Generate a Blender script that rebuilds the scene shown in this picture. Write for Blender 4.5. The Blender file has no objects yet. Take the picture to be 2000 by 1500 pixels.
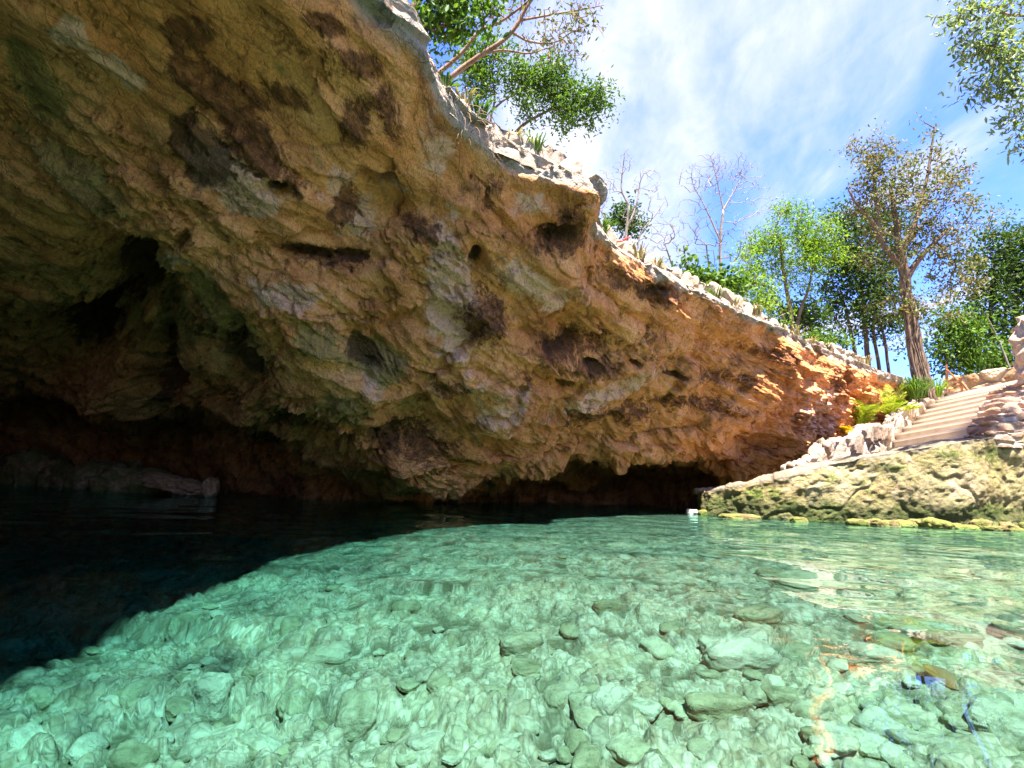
import bpy, math, random
import numpy as np
from mathutils import Vector, Matrix

sc = bpy.context.scene
R = math.radians
# ------------------------------------------------------------------ camera
EYE = 0.30
PITCH = math.atan(0.206)
ROLL = math.atan(0.038)
f_ = np.array([0, math.cos(PITCH), math.sin(PITCH)])
r0 = np.array([1.0, 0, 0])
u0 = np.array([0, -math.sin(PITCH), math.cos(PITCH)])
r_ = math.cos(ROLL) * r0 + math.sin(ROLL) * u0
u_ = math.cos(ROLL) * u0 - math.sin(ROLL) * r0
CAM = np.array([0, 0, EYE])
cd = bpy.data.cameras.new("camera"); cam = bpy.data.objects.new("camera", cd)
sc.collection.objects.link(cam); sc.camera = cam
cd.lens = 18.0; cd.sensor_width = 36.0; cd.clip_start = 0.02; cd.clip_end = 2000
m = Matrix(((r_[0], u_[0], -f_[0], 0), (r_[1], u_[1], -f_[1], 0), (r_[2], u_[2], -f_[2], EYE), (0, 0, 0, 1)))
cam.matrix_world = m

# ------------------------------------------------------------------ light
SUN_EL, SUN_AZ = 65.0, 172.0        # azimuth clockwise from +Y (the view direction)
sd = bpy.data.lights.new("sun", 'SUN'); sun = bpy.data.objects.new("sun", sd)
sc.collection.objects.link(sun)
sd.energy = 4.6; sd.angle = R(0.9); sd.color = (1.0, 0.955, 0.88)
SDIR = Vector((math.sin(R(SUN_AZ)) * math.cos(R(SUN_EL)), math.cos(R(SUN_AZ)) * math.cos(R(SUN_EL)), math.sin(R(SUN_EL))))
sun.rotation_euler = SDIR.to_track_quat('Z', 'Y').to_euler()

world = bpy.data.worlds.new("World"); sc.world = world; world.use_nodes = True
def build_world():
    nt = world.node_tree; nt.nodes.clear(); N = nt.nodes.new; L = nt.links.new
    out = N('ShaderNodeOutputWorld'); bg = N('ShaderNodeBackground')
    sky = N('ShaderNodeTexSky'); sky.sky_type = 'NISHITA'; sky.sun_disc = False
    sky.sun_elevation = R(SUN_EL); sky.sun_rotation = R(SUN_AZ)
    sky.air_density = 1.0; sky.dust_density = 0.3; sky.ozone_density = 2.5
    tc = N('ShaderNodeTexCoord')
    sep = N('ShaderNodeSeparateXYZ'); L(tc.outputs['Generated'], sep.inputs[0])
    # project the direction on a flat cloud layer overhead
    zc = N('ShaderNodeMath'); zc.operation = 'MAXIMUM'; L(sep.outputs[2], zc.inputs[0]); zc.inputs[1].default_value = 0.06
    dx = N('ShaderNodeMath'); dx.operation = 'DIVIDE'; L(sep.outputs[0], dx.inputs[0]); L(zc.outputs[0], dx.inputs[1])
    dy = N('ShaderNodeMath'); dy.operation = 'DIVIDE'; L(sep.outputs[1], dy.inputs[0]); L(zc.outputs[0], dy.inputs[1])
    cmb = N('ShaderNodeCombineXYZ'); L(dx.outputs[0], cmb.inputs[0]); L(dy.outputs[0], cmb.inputs[1])
    mp = N('ShaderNodeMapping'); mp.inputs['Rotation'].default_value = (0, 0, R(70)); mp.inputs['Scale'].default_value = (1.0, 0.55, 1)
    mp.inputs['Location'].default_value = CLOUD_LOC
    L(cmb.outputs[0], mp.inputs[0])
    n1 = N('ShaderNodeTexNoise'); n1.inputs['Scale'].default_value = 1.1; n1.inputs['Detail'].default_value = 9
    n1.inputs['Roughness'].default_value = 0.58; n1.inputs['Distortion'].default_value = 0.5
    L(mp.outputs[0], n1.inputs['Vector'])
    rp = N('ShaderNodeValToRGB'); rp.color_ramp.elements[0].position = 0.40; rp.color_ramp.elements[1].position = 0.64
    rp.color_ramp.interpolation = 'EASE'
    L(n1.outputs[0], rp.inputs[0])
    n2 = N('ShaderNodeTexNoise'); n2.inputs['Scale'].default_value = 9; n2.inputs['Detail'].default_value = 6
    n2.inputs['Roughness'].default_value = 0.6; n2.inputs['Distortion'].default_value = 0.8
    L(mp.outputs[0], n2.inputs['Vector'])
    mr = N('ShaderNodeMapRange'); mr.inputs['From Min'].default_value = 0.3; mr.inputs['From Max'].default_value = 0.7
    mr.inputs['To Min'].default_value = 0.62; mr.inputs['To Max'].default_value = 1.0
    L(n2.outputs[0], mr.inputs['Value'])
    mu = N('ShaderNodeMath'); mu.operation = 'MULTIPLY'; L(rp.outputs[0], mu.inputs[0]); L(mr.outputs[0], mu.inputs[1])
    tint = N('ShaderNodeMix'); tint.data_type = 'RGBA'; tint.blend_type = 'MULTIPLY'; tint.inputs[0].default_value = 1
    L(sky.outputs[0], tint.inputs[6]); tint.inputs[7].default_value = (0.27, 0.345, 0.63, 1)
    mix = N('ShaderNodeMix'); mix.data_type = 'RGBA'
    L(mu.outputs[0], mix.inputs[0]); L(tint.outputs[2], mix.inputs[6])
    mix.inputs[7].default_value = CLOUD_COL
    L(mix.outputs[2], bg.inputs[0]); bg.inputs[1].default_value = 0.14
    L(bg.outputs[0], out.inputs[0])
CLOUD_LOC = (29.6, 15.2, 0)
CLOUD_COL = (1.22, 1.23, 1.26, 1)
build_world()
sc.view_settings.view_transform = 'Standard'; sc.view_settings.look = 'None'
sc.view_settings.exposure = 2.85; sc.view_settings.gamma = 1
cy = sc.cycles
cy.use_denoising = True
cy.max_bounces = 10; cy.diffuse_bounces = 5; cy.glossy_bounces = 3; cy.transmission_bounces = 6
cy.transparent_max_bounces = 16; cy.sample_clamp_indirect = 4.0
cy.caustics_reflective = False; cy.caustics_refractive = True

# ------------------------------------------------------------------ numeric helpers
def P(px, py, d):
    """point seen at photo pixel (2000x1500) at depth d along the view axis"""
    return CAM + d * (f_ + r_ * (px - 1000) / 1000 + u_ * (750 - py) / 1000)
def PZ(px, py, z):
    v = f_ + r_ * (px - 1000) / 1000 + u_ * (750 - py) / 1000
    return CAM + v * (z - EYE) / v[2]
def project(V):
    D = V - CAM
    d = D @ f_
    d = np.where(np.abs(d) < 1e-4, 1e-4, d)
    return 1000 + 1000 * (D @ r_) / d, 750 - 1000 * (D @ u_) / d, d

def _hash(ix, iy, iz, s):
    h = (ix.astype(np.int64) * 374761393 + iy.astype(np.int64) * 668265263 + iz.astype(np.int64) * 2147483647 + s * 1274126177) & 0xffffffff
    h = ((h ^ (h >> 13)) * 1274126177) & 0xffffffff
    h = ((h ^ (h >> 16)) * 2246822519) & 0xffffffff
    return ((h ^ (h >> 15)) & 0xffffff) / float(0xffffff)
def vnoise(p, s=0):
    """value noise in [-1,1] on an (n,3) array"""
    i = np.floor(p).astype(np.int64); t = p - i; t = t * t * t * (t * (t * 6 - 15) + 10)
    o = 0
    for a in (0, 1):
        wa = t[:, 0] if a else 1 - t[:, 0]
        for b in (0, 1):
            wb = t[:, 1] if b else 1 - t[:, 1]
            for c in (0, 1):
                wc = t[:, 2] if c else 1 - t[:, 2]
                o = o + wa * wb * wc * _hash(i[:, 0] + a, i[:, 1] + b, i[:, 2] + c, s)
    return o * 2 - 1
def fbm(p, octs=5, s=0, rough=0.5, ridge=False):
    o = 0; a = 1.0; tot = 0; q = np.array(p, dtype=float)
    for k in range(octs):
        n = vnoise(q + 17.3 * k, s + k)
        if ridge: n = 1 - 2 * np.abs(n)
        o = o + a * n; tot += a; a *= rough; q = q * 2.03
    return o / tot
def voronoi(p, s=0, jit=0.9):
    """F1, F2, cell id value"""
    i = np.floor(p).astype(np.int64)
    f1 = np.full(len(p), 9.0); f2 = np.full(len(p), 9.0); cid = np.zeros(len(p))
    for a in (-1, 0, 1):
        for b in (-1, 0, 1):
            for c in (-1, 0, 1):
                jx, jy, jz = i[:, 0] + a, i[:, 1] + b, i[:, 2] + c
                q = np.stack([jx + 0.5 + jit * (_hash(jx, jy, jz, s) - .5), jy + 0.5 + jit * (_hash(jx, jy, jz, s + 1) - .5),
                              jz + 0.5 + jit * (_hash(jx, jy, jz, s + 2) - .5)], 1)
                d = np.linalg.norm(p - q, axis=1)
                h = _hash(jx, jy, jz, s + 3)
                near = d < f1
                f2 = np.where(near, f1, np.minimum(f2, d)); cid = np.where(near, h, cid); f1 = np.where(near, d, f1)
    return f1, f2, cid
def smooth(x, a, b):
    t = np.clip((x - a) / (b - a), 0, 1); return t * t * (3 - 2 * t)

def catmull(C, t):
    """C (n,k) control rows, t array in [0,n-1]"""
    n = len(C); i = np.clip(np.floor(t).astype(int), 0, n - 2); w = (t - i)[:, None]
    p1, p2 = C[i], C[i + 1]
    p0 = np.where((i > 0)[:, None], C[np.maximum(i - 1, 0)], 2 * p1 - p2)
    p3 = np.where((i < n - 2)[:, None], C[np.minimum(i + 2, n - 1)], 2 * p2 - p1)
    return 0.5 * (2 * p1 + (p2 - p0) * w + (2 * p0 - 5 * p1 + 4 * p2 - p3) * w ** 2 + (3 * p1 - p0 - 3 * p2 + p3) * w ** 3)
def lin(C, t):
    n = len(C); i = np.clip(np.floor(t).astype(int), 0, n - 2); w = (t - i)[:, None]
    return C[i] * (1 - w) + C[i + 1] * w

# ------------------------------------------------------------------ object helpers
COL = sc.collection
def grid_faces(nu, nv, close_u=False, close_v=False):
    a = np.arange(nu * nv).reshape(nu, nv)
    if close_u: a = np.vstack([a, a[:1]])
    if close_v: a = np.hstack([a, a[:, :1]])
    return np.stack([a[:-1, :-1], a[1:, :-1], a[1:, 1:], a[:-1, 1:]], -1).reshape(-1, 4)
def grid_normals(G):
    du = np.gradient(G, axis=0); dv = np.gradient(G, axis=1)
    n = np.cross(du, dv); l = np.linalg.norm(n, axis=2, keepdims=True); return n / np.maximum(l, 1e-9)
def mesh_obj(name, V, F, mat=None, parent=None, smooth_=True, attrs=None):
    me = bpy.data.meshes.new(name)
    V = np.asarray(V, dtype=np.float32)
    if isinstance(F, np.ndarray):
        nf, k = F.shape
        me.vertices.add(len(V)); me.vertices.foreach_set('co', V.ravel())
        me.loops.add(nf * k); me.loops.foreach_set('vertex_index', F.astype(np.int32).ravel())
        me.polygons.add(nf); me.polygons.foreach_set('loop_start', np.arange(0, nf * k, k, dtype=np.int32))
        me.update(calc_edges=True)
    else:
        me.from_pydata([tuple(v) for v in V], [], F)
    if smooth_: me.polygons.foreach_set('use_smooth', np.ones(len(me.polygons), dtype=bool))
    if attrs:
        for k, a in attrs.items():
            a = np.asarray(a, dtype=np.float32)
            if a.ndim == 1:
                at = me.attributes.new(k, 'FLOAT', 'POINT'); at.data.foreach_set('value', a)
            else:
                at = me.attributes.new(k, 'FLOAT_COLOR', 'POINT')
                at.data.foreach_set('color', np.hstack([a, np.ones((len(a), 1))]).astype(np.float32).ravel())
    if mat: me.materials.append(mat)
    o = bpy.data.objects.new(name, me); COL.objects.link(o)
    if parent: o.parent = parent
    return o
def tag(o, label=None, cat=None, group=None, kind=None):
    if label: o['label'] = label
    if cat: o['category'] = cat
    if group: o['group'] = group
    if kind: o['kind'] = kind
    return o
def empty(name, loc=(0, 0, 0)):
    o = bpy.data.objects.new(name, None); COL.objects.link(o); o.location = loc; o.empty_display_size = 0.1
    return o
class NT:
    """tiny node-material builder"""
    def __init__(s, name):
        s.m = bpy.data.materials.new(name); s.m.use_nodes = True; s.t = s.m.node_tree; s.t.nodes.clear()
        s.out = s.t.nodes.new('ShaderNodeOutputMaterial')
        s.geo = None
    def n(s, typ, **kw):
        o = s.t.nodes.new('ShaderNode' + typ)
        for k, v in kw.items(): setattr(o, k, v)
        return o
    def put(s, sock, v):
        if hasattr(v, 'links') or isinstance(v, bpy.types.NodeSocket): s.t.links.new(v, sock)
        else:
            if isinstance(v, tuple) and len(v) == 3 and sock.type == 'RGBA': v = v + (1,)
            sock.default_value = v
    def pos(s, scale=(1, 1, 1), rot=(0, 0, 0), warp=0, wscale=2.0):
        if s.geo is None: s.geo = s.n('NewGeometry')
        v = s.geo.outputs['Position']
        if warp:
            nz = s.n('TexNoise'); s.put(nz.inputs['Vector'], v); nz.inputs['Scale'].default_value = wscale; nz.inputs['Detail'].default_value = 3
            vm = s.n('VectorMath', operation='MULTIPLY_ADD'); s.put(vm.inputs[0], nz.outputs['Color']); vm.inputs[1].default_value = (warp,) * 3; s.put(vm.inputs[2], v)
            v = vm.outputs[0]
        mp = s.n('Mapping'); s.put(mp.inputs[0], v); mp.inputs['Scale'].default_value = scale; mp.inputs['Rotation'].default_value = rot
        return mp.outputs[0]
    def noise(s, vec, scale, detail=6, rough=0.55, dist=0.0):
        o = s.n('TexNoise'); s.put(o.inputs['Vector'], vec); o.inputs['Scale'].default_value = scale
        o.inputs['Detail'].default_value = detail; o.inputs['Roughness'].default_value = rough; o.inputs['Distortion'].default_value = dist
        return o.outputs['Fac']
    def voro(s, vec, scale, feature='F1', out='Distance'):
        o = s.n('TexVoronoi', feature=feature); s.put(o.inputs['Vector'], vec); o.inputs['Scale'].default_value = scale
        return o.outputs[out]
    def ramp(s, v, stops, interp='LINEAR'):
        o = s.n('ValToRGB'); o.color_ramp.interpolation = interp
        e = o.color_ramp.elements
        while len(e) < len(stops): e.new(0.5)
        for k, (p, c) in enumerate(stops):
            e[k].position = p
            e[k].color = (c, c, c, 1) if not isinstance(c, tuple) else c + (1,)
        s.put(o.inputs[0], v); return o.outputs[0]
    def mix(s, fac, a, b, mode='MIX'):
        o = s.n('Mix', data_type='RGBA', blend_type=mode); s.put(o.inputs[0], fac); s.put(o.inputs[6], a); s.put(o.inputs[7], b); return o.outputs[2]
    def math(s, op, a, b=0.0, c=0.0, clamp=False):
        o = s.n('Math', operation=op, use_clamp=clamp); s.put(o.inputs[0], a); s.put(o.inputs[1], b)
        if op in ('MULTIPLY_ADD', 'COMPARE'): s.put(o.inputs[2], c)
        return o.outputs[0]
    def attr(s, name, out='Fac'):
        o = s.n('Attribute', attribute_name=name); return o.outputs[out]
    def bump(s, h, strength=0.5, dist=0.02, normal=None):
        o = s.n('Bump'); s.put(o.inputs['Height'], h); o.inputs['Strength'].default_value = strength; o.inputs['Distance'].default_value = dist
        if normal is not None: s.put(o.inputs['Normal'], normal)
        return o.outputs[0]
    def pbr(s, col, rough=0.9, normal=None, spec=0.3, **kw):
        o = s.n('BsdfPrincipled'); s.put(o.inputs['Base Color'], col); s.put(o.inputs['Roughness'], rough)
        o.inputs['Specular IOR Level'].default_value = spec
        if normal is not None: s.put(o.inputs['Normal'], normal)
        for k, v in kw.items(): s.put(o.inputs[k], v)
        s.t.links.new(o.outputs[0], s.out.inputs['Surface']); return o

# ================================================================== CAVE ROCK
# control rows of every column, from the rim down the ceiling to the deep undercut at the water.
# each entry: ('z', px, py, z) / ('d', px, py, depth) / ('w', x, y, z)
def cp(e):
    k = e[0]
    return PZ(*e[1:]) if k == 'z' else P(*e[1:]) if k == 'd' else np.array(e[1:], float)
COLS = [
 [('w',-3.0,-9,3.8),('w',-3.2,-9,3.5),('w',-4,-9,3.3),('w',-6,-8.5,2.9),('w',-9,-8,1.8),('w',-9.5,-8,.5),('w',-10.5,-8,-1.6)],
 [('w',-2.3,-5,3.8),('w',-2.5,-5,3.5),('w',-3.8,-4.6,3.3),('w',-6,-4,2.9),('w',-9,-3,1.8),('w',-9.8,-3,.5),('w',-11,-3,-1.6)],
 [('w',-1.9,-.8,3.8),('w',-2.0,-.8,3.5),('w',-3.2,-.4,3.3),('w',-5.2,.6,2.9),('w',-8,2,1.9),('w',-9.5,2.6,.5),('w',-12,3.5,-1.6)],
 [('z',610,-215,3.7),('z',580,-115,3.4),('z',250,-80,3.2),('z',-200,200,2.9),('d',-480,500,5.4),('d',-560,800,7.2),('w',-11.5,9,-1.6)],
 [('z',795,20,3.6),('z',778,110,3.3),('z',480,200,3.05),('z',120,430,2.6),('d',40,600,7.5),('d',0,765,9.5),('w',-14,13.5,-1.6)],
 [('z',856,150,3.5),('z',850,240,3.2),('z',600,330,2.9),('z',380,520,2.3),('d',300,690,7.9),('d',310,795,9.2),('w',-9,13.5,-1.6)],
 [('z',940,236,3.45),('z',925,315,3.15),('z',740,420,2.8),('z',560,600,2.0),('d',500,755,6.4),('d',500,845,7.5),('w',-6,12,-1.6)],
 [('z',1055,300,3.4),('z',1040,368,3.1),('z',900,500,2.6),('z',760,690,1.8),('d',700,840,6.6),('d',700,935,7.3),('w',-3.2,10,-1.6)],
 [('z',1164,360,3.35),('z',1158,402,3.05),('z',1030,600,2.4),('d',930,760,6.7),('d',880,870,7.4),('d',870,948,7.7),('w',-1.4,11,-1.6)],
 [('z',1152,434,3.35),('z',1158,466,3.1),('z',1110,640,2.4),('d',1060,780,7.6),('d',1030,855,8.3),('d',1010,902,8.8),('w',0,13,-1.6)],
 [('z',1300,533,3.35),('z',1300,558,3.15),('d',1260,690,7.7),('d',1220,800,8.4),('d',1200,850,9),('d',1190,886,9.6),('w',2.6,14,-1.6)],
 [('z',1450,602,3.35),('z',1450,627,3.15),('d',1420,740,8.9),('d',1390,830,9.4),('d',1370,865,9.7),('d',1350,893,10.1),('w',5,14,-1.6)],
 [('z',1580,668,3.3),('z',1580,690,3.12),('d',1560,770,10.2),('d',1540,840,10.4),('d',1520,890,10.6),('d',1500,925,10.8),('w',6.5,13,-1.6)],
 [('z',1680,708,3.25),('z',1680,728,3.05),('d',1665,790,11.1),('d',1650,830,11),('d',1640,870,10.9),('d',1600,920,10.9),('w',7.3,12,-1.6)],
 [('z',1775,742,3.2),('z',1772,760,3.0),('d',1768,790,12.3),('d',1762,820,12.3),('d',1757,850,12.3),('d',1752,880,12.3),('w',9.4,12.6,-1.6)],
]
CG = np.array([[cp(e) for e in col] for col in COLS])          # (15,7,3)
ins = CG[:, 5] * .35 + CG[:, 6] * .65
ins[:, 2] = CG[:, 5, 2] + np.array([.1,.1,.1,.1,.2,.2,.1,.0,.0,.18,.2,.18,.1,0,0])
ins[12:] = CG[12:, 5] * .5 + CG[12:, 6] * .5
CG[:, 6, 2] = -1.8; CG[4:12, 6, :2] += np.array([-.5, 1.5])
CG = np.concatenate([CG[:, :6], ins[:, None], CG[:, 6:]], 1)
NC, NR = CG.shape[:2]

def cave():
    NU, NV = 1150, 540
    # denser sampling where the picture looks closely
    tu = np.interp(np.linspace(0, 1, NU), [0, .08, .22, .85, 1], [0, 2, 3.4, 12, 14])
    tv = np.interp(np.linspace(0, 1, NV), [0, .08, .90, 1], [0, 1, 5, 7])
    A = np.stack([catmull(CG[:, j], tu) for j in range(NR)], 1)            # (NU,NR,3)
    G = np.stack([catmull(A[i], tv) for i in range(NU)], 0)               # (NU,NV,3)
    N = grid_normals(G)
    # make normals point to the open side (down/outwards to the camera)
    mid = G[NU // 2, NV // 3]; 
    if N[NU // 2, NV // 3] @ (CAM - mid) < 0: N = -N
    V = G.reshape(-1, 3).copy(); n = N.reshape(-1, 3)
    U = np.repeat(tu, NV); W = np.tile(tv, NU)
    # strata coordinates: stretched along the rim direction
    tang = np.array([0.62, 0.78, -0.05]); tang /= np.linalg.norm(tang)
    al = V @ tang
    Vs = V - 0.72 * al[:, None] * tang
    inner = smooth(W, 0.6, 1.6)
    lip = 1 - smooth(W + .25 * fbm(V * 2.5, 3, 19), 0.75, 1.05)
    big = fbm(V * 0.55 + 3.1, 3, 11)
    medr = fbm(Vs * 1.25, 4, 23, .55, ridge=True)
    med = fbm(Vs * 2.2 + 8, 4, 31, .55)
    fine = fbm(Vs * 7.5, 4, 47, .6)
    q = V + 0.35 * np.stack([med, medr, fine], 1)
    f1, f2, cid = voronoi(q * np.array([1.1, 1.1, 1.6]), 5)
    crack = smooth(f2 - f1, 0.0, 0.16)
    f1b, f2b, cidb = voronoi(Vs * 3.4 + 0.25 * med[:, None], 15)
    deepk = smooth(W, 2.6, 4.4)
    slab = smooth(fbm(Vs * .8 + 4, 3, 111), -.12, .22)          # 1 = broken zone, 0 = smooth slab
    depth_d = (V - CAM) @ f_
    near = np.clip(depth_d / 5.0, 0.5, 1.3)
    disp = near * inner * (0.30 * big + 0.17 * medr + 0.10 * med + 0.035 * fine * (.4 + slab) + 0.16 * (cid - .5) + 0.06 * (crack - 1) * (0.3 + deepk)
            + 0.05 * (cidb - .5) * (0.4 + 1.3 * deepk)) + lip * (0.08 * med + 0.05 * fine + 0.10 * (cidb - .5) + .05 * (cid - .5))
    qf = V + 0.10 * np.stack([med, fine, medr], 1)
    f1d, f2d, cidd = voronoi((qf - 0.45 * (qf @ tang)[:, None] * tang) * 7.5, 35)
    rsel = slab * .6
    disp += near * inner * rsel * (0.045 * (cidd - .5) - 0.030 * (1 - smooth(f2d - f1d, 0, .22)))
    rdg = fbm(Vs * 4.2 + 5, 4, 63, .6, ridge=True)
    disp += near * inner * (0.065 * rdg * (.25 + slab))
    # layered steps (weathered beds)
    lay = V[:, 2] * 5.5 + 0.9 * med + al * 0.25
    disp += inner * 0.028 * np.abs(((lay % 1) - .5) * 2) * (0.4 + np.clip(fbm(V * .8, 2, 3), 0, 1) * 1.4)
    # pockmarks
    f1c, f2c, cidc = voronoi(V * np.array([1.3, 1.3, 2.0]) + 0.2 * med[:, None], 77)
    pit = (cidc > 0.72) * np.exp(-(f1c / 0.20) ** 2)
    disp -= inner * 0.16 * pit
    px, py, dd = project(V)
    dark = np.zeros(len(V)); green = np.zeros(len(V)); pale = np.zeros(len(V)); hole = np.zeros(len(V)); orange = np.zeros(len(V))
    wob = 1 + 0.85 * fbm(V * 3.5, 6, 91, .68)
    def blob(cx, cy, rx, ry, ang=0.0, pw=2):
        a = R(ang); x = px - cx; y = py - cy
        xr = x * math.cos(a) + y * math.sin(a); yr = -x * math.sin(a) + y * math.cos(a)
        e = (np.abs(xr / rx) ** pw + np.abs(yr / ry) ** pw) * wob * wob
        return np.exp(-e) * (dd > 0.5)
    # holes and cavities the photo shows: (px,py,rx,ry,angle,depth)
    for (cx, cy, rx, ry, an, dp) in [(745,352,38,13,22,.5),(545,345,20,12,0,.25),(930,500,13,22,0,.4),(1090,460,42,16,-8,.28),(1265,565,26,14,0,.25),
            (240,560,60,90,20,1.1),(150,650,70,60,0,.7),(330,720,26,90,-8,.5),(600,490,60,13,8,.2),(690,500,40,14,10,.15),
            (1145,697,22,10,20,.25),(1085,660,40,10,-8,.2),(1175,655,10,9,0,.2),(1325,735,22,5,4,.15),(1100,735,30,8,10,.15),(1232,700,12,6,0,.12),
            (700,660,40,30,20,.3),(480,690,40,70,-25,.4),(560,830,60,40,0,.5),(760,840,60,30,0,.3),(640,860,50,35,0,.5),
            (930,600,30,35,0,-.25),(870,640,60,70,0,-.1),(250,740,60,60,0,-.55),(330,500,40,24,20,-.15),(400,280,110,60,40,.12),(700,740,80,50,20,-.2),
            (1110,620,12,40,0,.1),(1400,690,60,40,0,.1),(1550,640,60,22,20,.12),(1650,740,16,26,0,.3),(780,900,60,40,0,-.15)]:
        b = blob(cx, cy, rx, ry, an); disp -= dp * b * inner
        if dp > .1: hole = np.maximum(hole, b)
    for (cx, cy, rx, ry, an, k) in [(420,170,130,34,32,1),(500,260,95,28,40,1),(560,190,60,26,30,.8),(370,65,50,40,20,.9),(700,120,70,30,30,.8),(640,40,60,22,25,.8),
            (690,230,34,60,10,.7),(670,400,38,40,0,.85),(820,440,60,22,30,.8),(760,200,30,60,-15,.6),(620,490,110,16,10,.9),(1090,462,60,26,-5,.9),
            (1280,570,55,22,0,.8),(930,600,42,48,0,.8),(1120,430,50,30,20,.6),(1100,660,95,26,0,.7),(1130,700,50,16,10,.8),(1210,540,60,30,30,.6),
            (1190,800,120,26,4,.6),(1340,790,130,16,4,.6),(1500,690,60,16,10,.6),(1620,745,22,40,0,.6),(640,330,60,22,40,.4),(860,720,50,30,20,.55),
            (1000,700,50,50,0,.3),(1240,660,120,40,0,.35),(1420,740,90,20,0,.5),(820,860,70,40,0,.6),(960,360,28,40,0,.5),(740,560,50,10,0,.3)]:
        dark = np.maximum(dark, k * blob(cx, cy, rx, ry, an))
    for (cx, cy, rx, ry, an, k) in [(70,150,60,120,-30,.9),(180,330,190,40,38,.8),(420,560,100,50,60,1),(470,660,60,110,-25,1),(620,640,70,40,10,.8),(710,670,90,40,10,1),
            (680,770,90,50,0,.8),(560,820,100,50,0,.7),(330,600,60,160,-15,.9),(380,310,40,60,10,.5),(330,190,60,30,30,.4),(620,300,90,30,40,.45),(560,150,100,24,35,.4),
            (930,290,50,24,20,.5),(1000,560,90,40,10,.25),(540,340,30,20,0,.7),(140,560,130,60,40,.5),(930,390,50,90,0,.3),(800,780,60,70,0,.5)]:
        green = np.maximum(green, k * blob(cx, cy, rx, ry, an))
    for (cx, cy, rx, ry, an, k) in [(460,330,100,40,42,1),(140,45,36,30,0,1),(660,345,34,36,0,.8),(880,560,46,120,-4,.9),(1040,545,70,30,25,.8),(770,360,60,30,30,.5),
            (230,120,110,22,40,.6),(560,560,80,30,20,.5),(1180,750,110,26,-14,.6),(1040,400,70,40,0,.4),(360,490,36,22,0,.6),(1580,800,50,60,0,.5),(700,420,50,60,30,.6),
            (860,290,40,60,-20,.5),(360,950,70,20,0,.4),(720,700,30,50,0,.4),(960,750,60,60,0,.4)]:
        pale = np.maximum(pale, k * blob(cx, cy, rx, ry, an))
    for (cx, cy, rx, ry, an, k) in [(1050,420,130,70,20,.8),(1180,470,90,70,0,.8),(1330,640,170,60,25,.6),(1500,720,130,50,15,.3),(780,250,60,90,-20,.6),(1120,590,140,40,10,.5),
            (1600,760,80,60,0,.2),(100,420,80,40,30,.3),(330,100,80,60,30,.4),(560,60,120,50,20,.5),(1690,760,60,40,0,.5),(900,220,80,50,40,.6)]:
        orange = np.maximum(orange, k * blob(cx, cy, rx, ry, an))
    V = V + n * disp[:, None]
    # the top slab: from the rim back over the land, so the roof has its real thickness
    G2 = V.reshape(NU, NV, 3)
    rim = G2[:, 0]
    back = np.array([-0.72, 0.69, 0.0])
    rows = []
    for k, s in enumerate([14.0, 6.0, 2.5, 1.0, 0.4, 0.15]):
        rr = rim + back * s * (1 if k else 1)
        rr = rr + np.array([0, 0, 0.10 * min(1, s)])
        rr[:, 2] += 0.05 * fbm(rr * 1.5, 3, 71)
        rows.append(rr)
    G2 = np.concatenate([np.stack(rows, 1), G2], 1)
    k = len(rows) * NU
    def ext(a, val=0.0):
        return np.concatenate([np.full((NU, len(rows)), val), a.reshape(NU, NV)], 1).ravel()
    lipm = ext(lip, 1.0)
    F = grid_faces(NU, NV + len(rows))
    return G2, F, dict(dark=ext(dark), green=ext(green), pale=ext(pale), orange=ext(orange), hole=ext(hole), lip=lipm)

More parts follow.
